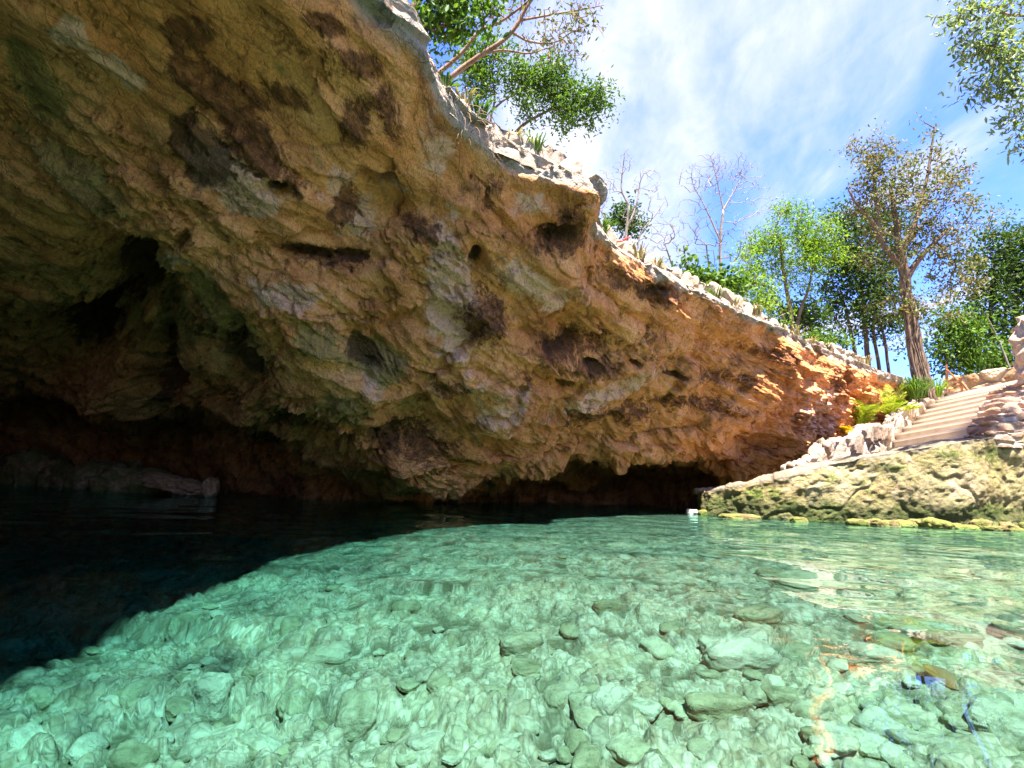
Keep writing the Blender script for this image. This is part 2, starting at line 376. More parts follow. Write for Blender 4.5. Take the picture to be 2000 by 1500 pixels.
def mat_cave():
    s = NT('cave_limestone')
    rot = (0, 0, R(-38))
    w1 = s.pos(scale=(1, 0.32, 1), rot=rot, warp=0.5, wscale=1.2)     # strata run along the rim
    p = s.pos()
    n_big = s.noise(w1, 0.9, 6, .6, .4); n_med = s.noise(w1, 2.6, 8, .65, .5); n_f = s.noise(p, 9, 8, .65)
    n_ff = s.noise(p, 34, 6, .7)
    base = s.ramp(n_big, [(.32, (.20, .105, .035)), (.42, (.42, .235, .080)), (.52, (.58, .36, .145)), (.62, (.68, .46, .21)), (.72, (.55, .29, .095))])
    c2 = s.ramp(n_med, [(.33, (.12, .065, .024)), (.43, (.42, .23, .080)), (.54, (.64, .42, .18)), (.66, (.74, .54, .29))])
    col = s.mix(0.5, base, c2)
    def ragged(name, nz, lo=.42, hi=.56, k=1.3, gain=1.0):
        """patch mask whose outline is broken up by noise"""
        v = s.math('MULTIPLY_ADD', s.math('SUBTRACT', nz, .5), k, s.math('MULTIPLY', s.attr(name), gain))
        return s.ramp(v, [(lo, 0.0), (hi, 1.0)])
    n_e = s.noise(w1, 5.5, 9, .72, .5); n_e2 = s.noise(p, 4.0, 9, .7, .8)
    col = s.mix(s.math('MULTIPLY', ragged('orange', n_e2, .35, .65), .38), col, s.mix(n_f, (.60, .27, .075), (.68, .36, .13)))
    col = s.mix(s.math('MULTIPLY', ragged('pale', n_e2, .30, .48, 1.5, 1.25), .9), col, s.mix(n_med, (.54, .44, .33), (.64, .56, .46)))
    col = s.mix(s.math('MULTIPLY', ragged('green', n_e, .42, .62), .85), col, s.mix(n_f, (.13, .145, .045), (.36, .35, .15)))
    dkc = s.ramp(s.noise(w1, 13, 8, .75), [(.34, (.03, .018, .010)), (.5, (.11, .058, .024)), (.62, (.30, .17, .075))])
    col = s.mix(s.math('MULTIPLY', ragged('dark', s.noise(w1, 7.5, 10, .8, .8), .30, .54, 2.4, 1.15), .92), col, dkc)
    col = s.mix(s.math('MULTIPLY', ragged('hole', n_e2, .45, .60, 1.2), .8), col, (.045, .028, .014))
    # scattered small stains everywhere
    sp = s.ramp(s.noise(w1, 4.2, 9, .78, .6), [(.53, 0.0), (.63, .9)])
    col = s.mix(s.math('MULTIPLY', sp, .75), col, (.075, .045, .022))
    fr = s.ramp(n_ff, [(.3, .62), (.5, 1.0), (.7, 1.15)])
    col = s.mix(1.0, col, fr, 'MULTIPLY')
    col = s.mix(1.0, col, (1.34, .86, .72), 'MULTIPLY')
    # the weathered outer lip is bare whitish limestone
    lp = s.math('MULTIPLY', s.attr('lip'), s.ramp(n_f, [(.3, .75), (.5, 1.0)]))
    lc = s.mix(s.ramp(s.noise(p, 7, 9, .72), [(.36, 0.0), (.50, 1.0)]), (.15, .11, .075), (.35, .285, .22))
    col = s.mix(lp, col, lc)
    vor = s.voro(s.pos(warp=.25, wscale=4), 7.0, 'DISTANCE_TO_EDGE')
    cr = s.ramp(vor, [(0, 0.0), (.06, 1.0)])
    h = s.math('ADD', s.math('MULTIPLY', n_med, 1.2), s.math('MULTIPLY', n_f, .8))
    h = s.math('ADD', h, s.math('MULTIPLY', n_ff, .28))
    h = s.math('ADD', h, s.math('MULTIPLY', cr, .12))
    bm = s.bump(h, 1.0, 0.075)
    s.pbr(col, .88, bm, .25)
    return s.m

G, F, AT = cave()
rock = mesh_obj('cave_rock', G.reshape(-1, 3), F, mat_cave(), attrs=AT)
tag(rock, 'overhanging orange and green stained limestone roof of the cave above the pool', 'cave rock', kind='structure')

# ================================================================== POOL BED
BED = -1.05
def bed_height(x, y):
    q = np.stack([x, y, 0 * x], 1)
    # shallower towards the retaining wall, deeper towards the cave
    sh = smooth(x * 0.75 + y * 0.35, 2.0, 8.5)
    dp = smooth(-x * 0.70 + y * 0.16, -.4, 3.6)
    return BED + 0.62 * sh - 1.75 * dp + 0.10 * fbm(q * .55, 3, 41)
def pool_bed():
    nr, na = 520, 760
    rr = 0.25 * (26 / 0.25) ** np.linspace(0, 1, nr)
    aa = np.radians(np.interp(np.linspace(0, 1, na), [0, .15, .85, 1], [-190, -62, 62, 170]))
    X = rr[:, None] * np.sin(aa)[None]; Y = rr[:, None] * np.cos(aa)[None]
    x, y = X.ravel(), Y.ravel(); z = bed_height(x, y)
    p = np.stack([x, y, np.zeros_like(x)], 1)
    wq = p + 0.025 * np.stack([fbm(p * 6, 2, 5), fbm(p * 6, 2, 6), 0 * x], 1)
    hgt = np.zeros_like(x); cell = np.zeros_like(x); gap = np.ones_like(x)
    for sc_, am, s in ((2.3, .03, 32), (4.6, .035, 2), (9.0, .040, 12), (19, .018, 22)):
        f1, f2, cid = voronoi(wq * np.array([sc_, sc_, 1]) + np.array([0, 0, .5]), s)
        rnd = smooth(f2 - f1, 0, .30)
        keep = cid > (.80 if sc_ < 3 else .62 if sc_ < 5 else .35)
        hgt += am * np.where(keep, rnd * (0.5 + cid), 0); cell = np.where(keep & (rnd > .15), cid, cell)
        gap = np.where(keep, np.minimum(gap if sc_ > 3 else 1, 1 - smooth(f2 - f1, .02, .16)), gap)
    z = z + hgt + 0.006 * fbm(p * 20, 3, 61)
    return mesh_obj('pool_bed', np.stack([x, y, z], 1), grid_faces(nr, na)[:, ::-1], mat_bed(), attrs=dict(cell=cell, gap=gap))
def mat_bed():
    s = NT('pale_pebble_bed')
    p = s.pos()
    cell = s.attr('cell')
    c = s.ramp(cell, [(0, (.12, .11, .055)), (.28, (.36, .33, .21)), (.45, (.08, .08, .035)), (.62, (.50, .46, .33)), (.80, (.20, .155, .075)), (1, (.44, .41, .28))])
    n1 = s.noise(p, 1.3, 5, .6); n2 = s.noise(p, 14, 7, .7)
    c = s.mix(.38, c, s.ramp(n2, [(.34, (.14, .13, .06)), (.5, (.40, .37, .24)), (.66, (.62, .57, .40))]))
    c = s.mix(s.ramp(n1, [(.4, 0.0), (.65, .4)]), c, (.34, .31, .17))
    c = s.mix(s.math('MULTIPLY', s.attr('gap'), .62), c, (.075, .07, .032))
    v = s.voro(s.pos(warp=.1, wscale=6), 22, 'DISTANCE_TO_EDGE')
    c = s.mix(1.0, c, s.ramp(v, [(0, .72), (.14, 1.0)]), 'MULTIPLY')
    s.pbr(c, .9, s.bump(s.math('ADD', n2, v), .5, .03), .2)
    return s.m
bed = pool_bed(); tag(bed, kind='structure', label='pale stony bed of the clear pool', cat='pool bed')

# ================================================================== WATER
def mat_water():
    s = NT('clear_pool_water')
    g = s.n('BsdfPrincipled'); g.inputs['Base Color'].default_value = (1, 1, 1, 1); g.inputs['Roughness'].default_value = 0.0
    g.inputs['Transmission Weight'].default_value = 1.0; g.inputs['IOR'].default_value = 1.333
    s.t.links.new(g.outputs[0], s.out.inputs['Surface'])
    return s.m
def water():
    nr, na = 520, 700
    rr = 0.22 * (24 / 0.22) ** np.linspace(0, 1, nr)
    aa = np.radians(np.interp(np.linspace(0, 1, na), [0, .12, .88, 1], [-180, -60, 60, 180]))[:-1]; na -= 1
    X = rr[:, None] * np.sin(aa)[None]; Y = rr[:, None] * np.cos(aa)[None]
    x, y = X.ravel(), Y.ravel()
    p = np.stack([x, y, 0 * x], 1)
    z = np.zeros_like(x)
    rng = random.Random(4)
    calm = 0.5 + 0.5 * fbm(p * .35, 2, 8)
    for k in range(26):
        wl = 0.26 * (1.33 ** rng.uniform(0, 6)); a = rng.gauss(R(70), .75); ph = rng.uniform(0, 6.28)
        kx, ky = math.cos(a) * 6.283 / wl, math.sin(a) * 6.283 / wl
        z += 0.00075 * wl ** 1.0 * np.sin(kx * x + ky * y + ph + 1.2 * vnoise(p * .8, k)) * (0.4 + calm)
    o = mesh_obj('water', np.stack([x, y, z], 1), grid_faces(nr, na, close_v=True)[:, ::-1], mat_water())
    # the water itself: the clear turquoise volume between the surface and the bed
    t = NT('turquoise_water_volume'); va = t.n('VolumeAbsorption'); va.inputs['Color'].default_value = (.045, .68, .71, 1); va.inputs['Density'].default_value = .76
    t.t.links.new(va.outputs[0], t.out.inputs['Volume'])
    V = [(a, b, c) for a in (-22, 18) for b in (-18, 22) for c in (-4, .022)]
    mesh_obj('water_body', V, [[0, 1, 3, 2], [4, 6, 7, 5], [0, 4, 5, 1], [2, 3, 7, 6], [0, 2, 6, 4], [1, 5, 7, 3]], t.m, o, smooth_=False)
    o.cycles.is_caustics_caster = True; bed.cycles.is_caustics_receiver = True; sd.cycles.is_caustics_light = True
    return o
wat = water(); tag(wat, kind='structure', label='clear turquoise water of the cave pool', cat='water')

# ================================================================== GROUND ABOVE
def mat_ground():
    s = NT('leaf_litter_soil'); p = s.pos()
    c = s.ramp(s.noise(p, 3, 8, .7), [(.3, (.10, .07, .04)), (.5, (.22, .16, .09)), (.7, (.08, .11, .03))])
    s.pbr(c, .95, s.bump(s.noise(p, 12, 6), .6, .05), .1); return s.m
LOOP = [(-5,-12),(-3.2,-8.8),(-2.4,-5),(-2.0,-1.2),(-1.9,2.6),(-.9,5),(-.3,6.6),(1.6,8.2),(3.9,10.0),(6.3,11.9),(8.7,13.3),(10.5,14.0),(12.0,12.8),(13.2,10),(14,5),(12.5,-5),(7,-10),(1,-12.5)]
def ground():
    L = np.array([(x, y, 3.28 if i < 10 else 3.05) for i, (x, y) in enumerate(LOOP)], float)
    n = len(L); t = np.linspace(0, n, 240, endpoint=False)
    Lc = catmull(np.vstack([L, L[:1], L[1:2]]), t)
    c = np.array([3, 2, 0.])
    rows = []
    for k in [0, .06, .2, .5, 1.2, 3, 8, 25]:
        rr = Lc + (Lc - c) * k * np.array([1, 1, 0]); rr[:, 2] = Lc[:, 2] + .06 * fbm(rr * .6, 3, 8) * min(1, k * 4)
        rows.append(rr)
    G = np.stack(rows, 1)
    o = mesh_obj('ground', G.reshape(-1, 3), grid_faces(240, len(rows), close_u=True)[:, ::-1], mat_ground())
    tag(o, 'leaf strewn ground around the rim of the sinkhole', 'ground', kind='structure')
    # rough rock sides of the sinkhole on the open side (right of and behind the camera)
    t = np.linspace(11.5, 18.2, 260); T = catmull(np.vstack([L, L[:3]]), t)
    vv = np.linspace(0, 1, 60); S = []
    for v in vv:
        q = T.copy(); q[:, :2] = c[:2] + (T[:, :2] - c[:2]) * (1 - .10 * v); q[:, 2] = T[:, 2] * (1 - v) - 1.8 * v; S.append(q)
    G = np.stack(S, 1); N = grid_normals(G); V = G.reshape(-1, 3)
    V = V + N.reshape(-1, 3) * (.3 * fbm(V * .8, 4, 3) + .1 * fbm(V * 4, 4, 9))[:, None]
    z0 = np.zeros(len(V))
    o = mesh_obj('cliff', V, grid_faces(260, 60), rock.data.materials[0], attrs=dict(dark=z0, green=z0 + .2, pale=z0 + .3, orange=z0, hole=z0, lip=z0))
    tag(o, 'pale rock side of the sinkhole on the open side of the pool', 'cliff', kind='structure')
ground()

# ================================================================== STONE WALLS
def mat_stone(name, tones, mortar, stain=(.30, .17, .10), moss=0.0, bumpd=.03):
    s = NT(name); p = s.pos()
    cell = s.attr('cell'); mo = s.attr('mortar')
    k = len(tones) - 1
    c = s.ramp(cell, [(i / k, t) for i, t in enumerate(tones)])
    n1 = s.noise(p, 9, 8, .7, .3); n2 = s.noise(p, 38, 6, .7)
    c = s.mix(s.ramp(n1, [(.44, 0.0), (.66, .85)]), c, stain)
    c = s.mix(1.0, c, s.ramp(n2, [(.3, .68), (.5, 1.0), (.7, 1.12)]), 'MULTIPLY')
    c = s.mix(s.math('MULTIPLY', mo, .9), c, s.mix(n2, mortar, tuple(x * .75 for x in mortar)))
    if moss:
        g = s.math('MULTIPLY', s.attr('moss'), s.ramp(s.noise(p, 4.5, 9, .75, .4), [(.40, 0.0), (.55, 1.0)]), clamp=True)
        gc = s.ramp(s.noise(p, 13, 7, .7), [(.3, (.02, .035, .006)), (.48, (.10, .15, .015)), (.62, (.24, .27, .04)), (.75, (.33, .29, .10))])
        c = s.mix(s.math('MULTIPLY', g, moss), c, gc)
        wet = s.attr('wet'); c = s.mix(s.math('MULTIPLY', wet, s.ramp(n1, [(.3, 1.0), (.7, .6)])), c, (.028, .035, .010))
    s.pbr(c, .85, s.bump(s.math('ADD', s.math('MULTIPLY', n1, .8), s.math('MULTIPLY', n2, .5)), .8, bumpd), .25)
    return s.m
M_WHITE = mat_stone('white_limestone_blocks', [(.27, .20, .145), (.34, .275, .22), (.17, .115, .075), (.31, .24, .185), (.14, .095, .06)], (.38, .32, .26), stain=(.48, .30, .19))
M_RIM = mat_stone('pale_rim_stones', [(.30, .22, .155), (.38, .30, .23), (.23, .155, .10), (.35, .27, .20)], (.29, .235, .18), stain=(.42, .27, .17))
M_BRICKY = mat_stone('brown_terrace_stones', [(.25, .14, .09), (.32, .20, .13), (.18, .11, .08), (.38, .26, .18), (.28, .15, .07)], (.50, .41, .33), stain=(.28, .17, .12))
M_BACK = mat_stone('orange_brown_stones', [(.27, .15, .08), (.38, .25, .15), (.18, .10, .05), (.42, .32, .22)], (.30, .21, .14), stain=(.36, .19, .07))

def resample(pts, n):
    pts = np.array(pts, float); L = np.r_[0, np.cumsum(np.linalg.norm(np.diff(pts, axis=0), axis=1))]
    t = np.interp(np.linspace(0, L[-1], n), L, np.arange(len(pts)))
    return catmull(pts, t)
def stone_loft(name, bot, top, thick, mat, cell=.25, relief=.04, nu=300, nf=50, nt=14, nb=8, back=None, aniso=(1, 1, 1), seed=0, rough=.02, moss=None,
               parent=None, round_=.03, edge=.22, big=0.0, wetz=None, wander=0.0):
    """wall lofted from a bottom and a top line, with stones standing out of the mortar"""
    n = len(bot); B = np.array(bot, float); T = np.array(top, float)
    L = np.r_[0, np.cumsum(np.linalg.norm(np.diff(T, axis=0), axis=1))]
    t = np.interp(np.linspace(0, L[-1], nu), L, np.arange(n))
    B = lin(B, t) if n < 3 else catmull(B, t); T = lin(T, t) if n < 3 else catmull(T, t)
    d = np.gradient(T, axis=0); d[:, 2] = 0; d /= np.linalg.norm(d, axis=1, keepdims=True) + 1e-9
    if back is None: nb_ = np.stack([-d[:, 1], d[:, 0], 0 * d[:, 0]], 1)
    else: nb_ = np.tile(np.array(back, float) / np.linalg.norm(back), (nu, 1))
    rows = [B * (1 - k) + T * k for k in np.linspace(0, 1, nf)]
    th = thick if np.ndim(thick) else np.full(nu, thick)
    rows += [T + nb_ * (th * k)[:, None] for k in np.linspace(0, 1, nt + 1)[1:]]
    e = rows[-1]; Bb = B + nb_ * th[:, None]
    rows += [e * (1 - k) + Bb * k for k in np.linspace(0, 1, nb + 1)[1:]]
    G = np.stack(rows, 1)
    N = grid_normals(G)
    fn = N[nu // 2, nf // 2]
    if fn @ nb_[nu // 2] > 0: N = -N
    V = G.reshape(-1, 3); Nn = N.reshape(-1, 3)
    # round the arrises by smoothing the normals across the section
    q = (V + wander * np.stack([fbm(V * 3, 2, seed + 51), fbm(V * 3, 2, seed + 52), fbm(V * 3, 2, seed + 53)], 1)) / (cell * np.array(aniso))
    f1, f2, cid = voronoi(q, seed * 10 + 3, .8)
    st = smooth(f2 - f1, 0.02, edge)
    n1 = fbm(V * 3.5, 4, seed + 7); n2 = fbm(V * 14, 4, seed + 8, .6)
    disp = relief * (st - .5) * (.6 + .8 * cid) + rough * n1 * 1.5 + rough * .7 * n2 + big * fbm(V * 1.3, 3, seed + 9)
    V = V + Nn * disp[:, None]
    at = dict(cell=cid, mortar=1 - smooth(f2 - f1, .01, edge * .55))
    if moss is not None:
        at['moss'] = moss(V); at['wet'] = (1 - smooth(V[:, 2] + .12 * n1 + .05 * n2, wetz * .35, wetz)) if wetz else 0 * cid
    F = grid_faces(nu, nf + nt + nb)
    # end caps
    m_ = nf + nt + nb
    capverts = [V[:m_].mean(0), V[-m_:].mean(0)]
    idx = len(V); V = np.vstack([V, capverts]); 
    for k in at: at[k] = np.r_[at[k], .5, .5]
    a = np.arange(m_ - 1)
    c1 = np.stack([a, a + 1, np.full(m_ - 1, idx), np.full(m_ - 1, idx)], 1)
    base = (nu - 1) * m_
    c2 = np.stack([base + a, base + a + 1, np.full(m_ - 1, idx + 1), np.full(m_ - 1, idx + 1)], 1)
    faces = F.tolist() + [[int(x) for x in r[:3]] for r in c1] + [[int(x) for x in r[:3]] for r in c2]
    return mesh_obj(name, V, faces, mat, parent, attrs=at)

# --- mossy retaining wall with the platform on it
WB = [(1400, 1000, 11.5), (1369, 1004, 9.2), (1420, 1008, 8.7), (1480, 1014, 8.3), (1560, 1018, 7.95), (1650, 1020, 7.75), (1760, 1023, 7.65), (1880, 1027, 7.6), (2000, 1032, 7.7), (2200, 1040, 7.9), (2600, 1055, 8.4)]
WT = [(1415, 950, 11.5), (1371, 960, 9.25), (1420, 951, 8.75), (1480, 942, 8.38), (1560, 924, 8.05), (1650, 899, 7.85), (1760, 881, 7.75), (1880, 862, 7.7), (2000, 843, 7.8), (2200, 820, 8.0), (2600, 790, 8.5)]
wb = []
for (x, y, d) in WB:
    q = P(x, y, d); q[2] = -.75; wb.append(q)
wt = [P(*e) for e in WT]
def mat_moss_wall():
    s = NT('mossy_rendered_stone'); p = s.pos()
    n0 = s.noise(p, 1.6, 5, .6, .4); n1 = s.noise(p, 5, 9, .72, .5); n2 = s.noise(p, 22, 8, .72)
    cell = s.attr('cell')
    c = s.ramp(n1, [(.30, (.10, .065, .025)), (.43, (.24, .165, .075)), (.56, (.35, .255, .135)), (.70, (.43, .33, .20))])
    c = s.mix(s.ramp(cell, [(.55, 0.0), (.8, .55)]), c, (.40, .31, .20))
    c = s.mix(s.ramp(n0, [(.5, 0.0), (.7, .5)]), c, (.24, .15, .05))
    g = s.math('MULTIPLY', s.attr('moss'), s.ramp(s.noise(p, 3.2, 9, .78, .5), [(.40, 0.0), (.53, 1.0)]), clamp=True)
    gc = s.ramp(n2, [(.32, (.018, .028, .004)), (.46, (.06, .085, .008)), (.60, (.14, .165, .02)), (.75, (.22, .20, .05))])
    c = s.mix(s.math('MULTIPLY', g, .93), c, gc)
    c = s.mix(s.math('MULTIPLY', s.attr('mortar'), s.ramp(n1, [(.42, 0.0), (.55, .5)])), c, (.10, .075, .03))
    c = s.mix(s.math('MULTIPLY', s.attr('wet'), s.ramp(n1, [(.36, 1.0), (.68, .55)])), c, s.mix(n2, (.008, .012, .003), (.065, .09, .012)))
    c = s.mix(1.0, c, s.ramp(n2, [(.3, .72), (.5, 1.0), (.7, 1.12)]), 'MULTIPLY')
    # bare cream concrete along the coping
    top = s.math('MULTIPLY', s.attr('coping'), s.ramp(n2, [(.3, .6), (.45, 1.0)]))
    c = s.mix(top, c, s.mix(n1, (.16, .12, .075), (.25, .20, .14)))
    s.pbr(c, .8, s.bump(s.math('ADD', s.math('MULTIPLY', n1, 1.0), s.math('MULTIPLY', n2, .6)), 1.0, .05), .3)
    return s.m
def mossf(V):
    px, py, dd = project(V)
    m_ = .43 + .0 * px
    for (cx, cy, rx, ry, k) in [(1490, 965, 60, 20, 1), (1420, 985, 50, 25, .9), (1610, 935, 40, 16, 1), (1620, 1005, 60, 35, 1.1), (1690, 960, 22, 40, .9), (1745, 912, 40, 10, 1), (1850, 885, 40, 16, 1),
                                (1950, 890, 60, 24, 1.1), (1930, 1000, 90, 22, 1.1), (1790, 1005, 90, 16, .9), (1860, 950, 26, 20, .6), (1560, 990, 60, 20, .9)]:
        m_ = np.maximum(m_, 1.1 * k * np.exp(-((px - cx) / rx) ** 2 - ((py - cy) / ry) ** 2))
    return m_
th = np.interp(np.linspace(0, 1, 620), [0, .2, .35, .6, 1], [.6, .6, 1.0, 1.6, 2.6])
rw = stone_loft('retaining_wall', wb, wt, th, mat_moss_wall(), cell=1.0, relief=.022, nu=620, nf=170, nt=26, nb=6, seed=3, rough=.032, moss=mossf, edge=.14, big=.09, wetz=.50, back=(.12, 1, 0), wander=.30, aniso=(1, 1, .8))
me = rw.data; co = np.zeros(len(me.vertices) * 3, np.float32); me.vertices.foreach_get('co', co); co = co.reshape(-1, 3)
nrow = 170 + 26 + 6
vi = np.arange(len(co)); row = vi % nrow
cop = np.where((vi < 620 * nrow), smooth(row + 7 * fbm(co * 5, 4, 4), 163, 167) * (1 - smooth(row, 194, 196)), 0)
at = me.attributes.new('coping', 'FLOAT', 'POINT'); at.data.foreach_set('value', cop.astype(np.float32))
tag(rw, 'long mossy retaining wall with pale coping rising out of the pool below the steps', 'retaining wall')

# --- stairs
LN = [((1726, 877), (1881, 852)), ((1739, 861), (1890, 833)), ((1754, 846), (1898, 819)), ((1773, 832), (1908, 806)), ((1786, 822), (1914, 795)), ((1800, 810), (1920, 785)),
      ((1810, 800), (1925, 775)), ((1820, 789), (1931, 765)), ((1830, 781), (1962, 753)), ((1848, 774), (2010, 741)), ((1866, 768), (2060, 726))]
RISE = .17; Z1 = 1.40
STEPS = []
for k, (l, r) in enumerate(LN):
    z = Z1 + RISE * k
    STEPS.append((PZ(l[0], l[1], z), PZ(r[0], r[1], z)))
def mat_steps():
    s = NT('smooth_sandy_concrete'); p = s.pos()
    n1 = s.noise(p, 3, 6, .6); n2 = s.noise(p, 40, 6, .7)
    c = s.ramp(n1, [(.3, (.38, .31, .24)), (.5, (.45, .37, .285)), (.7, (.50, .42, .33))])
    c = s.mix(s.ramp(s.noise(p, 9, 8, .75), [(.55, 0.0), (.75, .45)]), c, (.36, .27, .20))
    c = s.mix(s.attr('nose'), c, (.74, .67, .60))
    s.pbr(c, .85, s.bump(n2, .5, .01), .25); return s.m
M_STEP = mat_steps()
stairs = empty('staircase', tuple(STEPS[0][0])); tag(stairs, 'flight of sandy concrete steps with pale nosings climbing from the platform to the rim', 'stairs')
def step_mesh(k):
    l, r = STEPS[k]
    if k + 1 < len(STEPS): l2, r2 = STEPS[k + 1][0].copy(), STEPS[k + 1][1].copy()
    else: l2, r2 = l + np.array([.9, .7, 0]), r + np.array([.9, .7, 0])
    l2[2] = l[2]; r2[2] = r[2]
    ex = (l - r) / np.linalg.norm(l - r) * .22          # runs under the parapet
    l = l + ex; l2 = l2 + ex
    n = 90; t = np.linspace(0, 1, n)[:, None]
    fr = r * (1 - t) + l * t; bk = r2 * (1 - t) + l2 * t
    inw = bk - fr; inw[:, 2] = 0; inw /= np.linalg.norm(inw, axis=1, keepdims=True)
    w = .004 * fbm(fr * 5, 3, k)[:, None]
    Z = np.array([0, 0, 1.])
    prof = [(0.02, -RISE - .02, 0), (0.018, -.045, 0), (0.008, -.034, 1), (-.004, -.024, 1), (-.004, -.010, 1), (-.004, -.001, 1), (.02, 0, .8), (.05, 0, 0)]
    rows = []; nose = []
    for (a, z, ns) in prof:
        rows.append(fr + inw * a + Z * z + inw * w); nose.append(np.full(n, float(ns)))
    rows.append(bk + inw * .03); nose.append(np.zeros(n))
    rows.append(bk + inw * .03 - Z * .4); nose.append(np.zeros(n))
    G = np.stack(rows, 1); A = np.stack(nose, 1).ravel()
    V = G.reshape(-1, 3)
    F = grid_faces(n, len(rows)).tolist() + [list(range(len(rows)))[::-1], [(n - 1) * len(rows) + i for i in range(len(rows))]]
    o = mesh_obj('step', V - np.array(stairs.location), F, M_STEP, stairs, smooth_=False, attrs=dict(nose=A))
for k in range(len(STEPS)): step_mesh(k)

# --- stone faced terrace that carries the steps on to the right
ter = empty('stone_terrace', tuple(STEPS[0][1])); tag(ter, 'rough stone and mortar terraces beside the right end of the steps', 'terrace')
tl = np.array(ter.location)
for k in range(0, 9):
    l, r = STEPS[k]
    dirn = (r - l); dirn[2] = 0; dirn /= np.linalg.norm(dirn)
    side = np.array([.97, .25, 0])
    a = r - dirn * .02
    b = a + dirn * .55 + side * .3; c = b + side * 1.3; e = c + side * 1.5
    jig = np.array([0, 0, 1.])
    top = [a + jig * .01, b + jig * .03, c + jig * .02, e]
    bot = [q - jig * (RISE + .06) for q in top]
    o = stone_loft('terrace_course', np.array(bot) - tl, np.array(top) - tl, .5, M_BRICKY, cell=.24, aniso=(1.2, 1.2, .6), relief=.04, nu=150, nf=26, nt=10, nb=3, seed=40 + k, rough=.012,
                   back=(.6, .6, 0), parent=ter, edge=.35)

# --- white parapet on the left of the steps
PT = [(1566, 908, 930, 8.25), (1580, 897, 925, 8.4), (1600, 889, 920, 8.6), (1612, 872, 915, 8.75), (1624, 862, 912, 8.9), (1650, 857, 905, 9.1), (1672, 850, 900, 9.3), (1690, 836, 895, 9.5), (1708, 831, 893, 9.75), (1726, 834, 890, 10.1),
      (1742, 834, 880, 10.5), (1752, 815, 868, 10.75), (1766, 803, 855, 11.0), (1782, 797, 843, 11.3), (1798, 787, 832, 11.6), (1812, 781, 822, 11.9), (1822, 783, 815, 12.2), (1830, 772, 808, 12.5), (1848, 761, 797, 12.9)]
def mat_par(): return M_WHITE
par = stone_loft('stone_parapet', [P(a, c, d) for a, b, c, d in PT], [P(a, b, d) for a, b, c, d in PT], .22, M_WHITE, cell=.34, aniso=(.75, .75, 1.5), relief=.075, nu=520, nf=60, nt=16, nb=8, seed=5, rough=.016, edge=.34)
tag(par, 'white lumpy limestone parapet climbing along the left side of the steps', 'parapet')
# planter wall behind the palms
PL = [(1655, 800, 850, 11.2), (1672, 790, 850, 11.5), (1700, 780, 850, 11.8), (1735, 771, 850, 12.0), (1758, 757, 840, 12.1), (1785, 756, 830, 12.3), (1800, 768, 825, 12.6), (1822, 778, 815, 12.9)]
o = stone_loft('planter_wall', [P(a, c, d) for a, b, c, d in PL], [P(a, b, d) for a, b, c, d in PL], .2, M_BACK, cell=.3, relief=.07, nu=260, nf=50, nt=10, nb=5, seed=6, rough=.015, edge=.3)
tag(o, 'low curved brown stone wall behind the two small palms', 'planter wall')
# wall behind the head of the steps
BW = [(1845, 738, 800, 14.2), (1880, 733, 800, 14.0), (1930, 725, 790, 13.7), (1985, 716, 780, 13.4), (2060, 706, 780, 13.2), (2300, 690, 780, 13)]
o = stone_loft('boundary_wall', [P(a, c, d) for a, b, c, d in BW], [P(a, b, d) for a, b, c, d in BW], .35, M_BACK, cell=.5, relief=.06, nu=300, nf=60, nt=12, nb=5, seed=7, rough=.03, edge=.3, aniso=(1.3, 1.3, .8))
tag(o, 'rust brown rubble wall behind the head of the steps', 'stone wall')
# pale stones on the rim
def rimwall(name, pts, z0, h, seed, label, cell=.22, mat=M_RIM, relief=.07, aniso=(1, 1, 1.3), nu=400, back=(-.72, .69, 0)):
    bot = []; top = []
    for e in pts:
        px, py = e[:2]; hh = e[2] if len(e) > 2 else h
        q = PZ(px, py, z0) + np.array(back) * .10
        bot.append(q - np.array([0, 0, .12])); top.append(q + np.array([0, 0, hh]))
    o = stone_loft(name, bot, top, .25, mat, cell=cell, relief=relief, nu=nu, nf=34, nt=14, nb=5, seed=seed, rough=.014, edge=.38, aniso=aniso, back=back)
    tag(o, label, 'stone wall'); return o
rimwall('rim_wall', [(872, 168, .06), (905, 198, .12), (950, 242, .16), (985, 264, .18), (1020, 282, .16), (1060, 302, .22), (1090, 318, .24), (1125, 338, .24), (1154, 354, .24)], 3.4, .2, 11, 'short wall of flat pale stones on the tip of the overhang', cell=.24, relief=.03)
rimwall('rim_wall', [(1154, 435, .15), (1190, 462, .18), (1225, 488, .18), (1265, 514, .2), (1310, 540, .22), (1360, 564, .24), (1410, 586, .26), (1460, 608, .24), (1510, 635, .2), (1560, 660, .14)], 3.36, .2, 12, 'long row of rounded pale stones on the rim between the overhang and the lime green tree', cell=.26, relief=.07, nu=620)
rimwall('rim_wall', [(1600, 680, .2), (1630, 690, .22), (1665, 702, .22), (1700, 714, .2)], 3.28, .2, 13, 'last stretch of white stones on the rim below the multi-stemmed dark tree', cell=.26, relief=.06, nu=240)
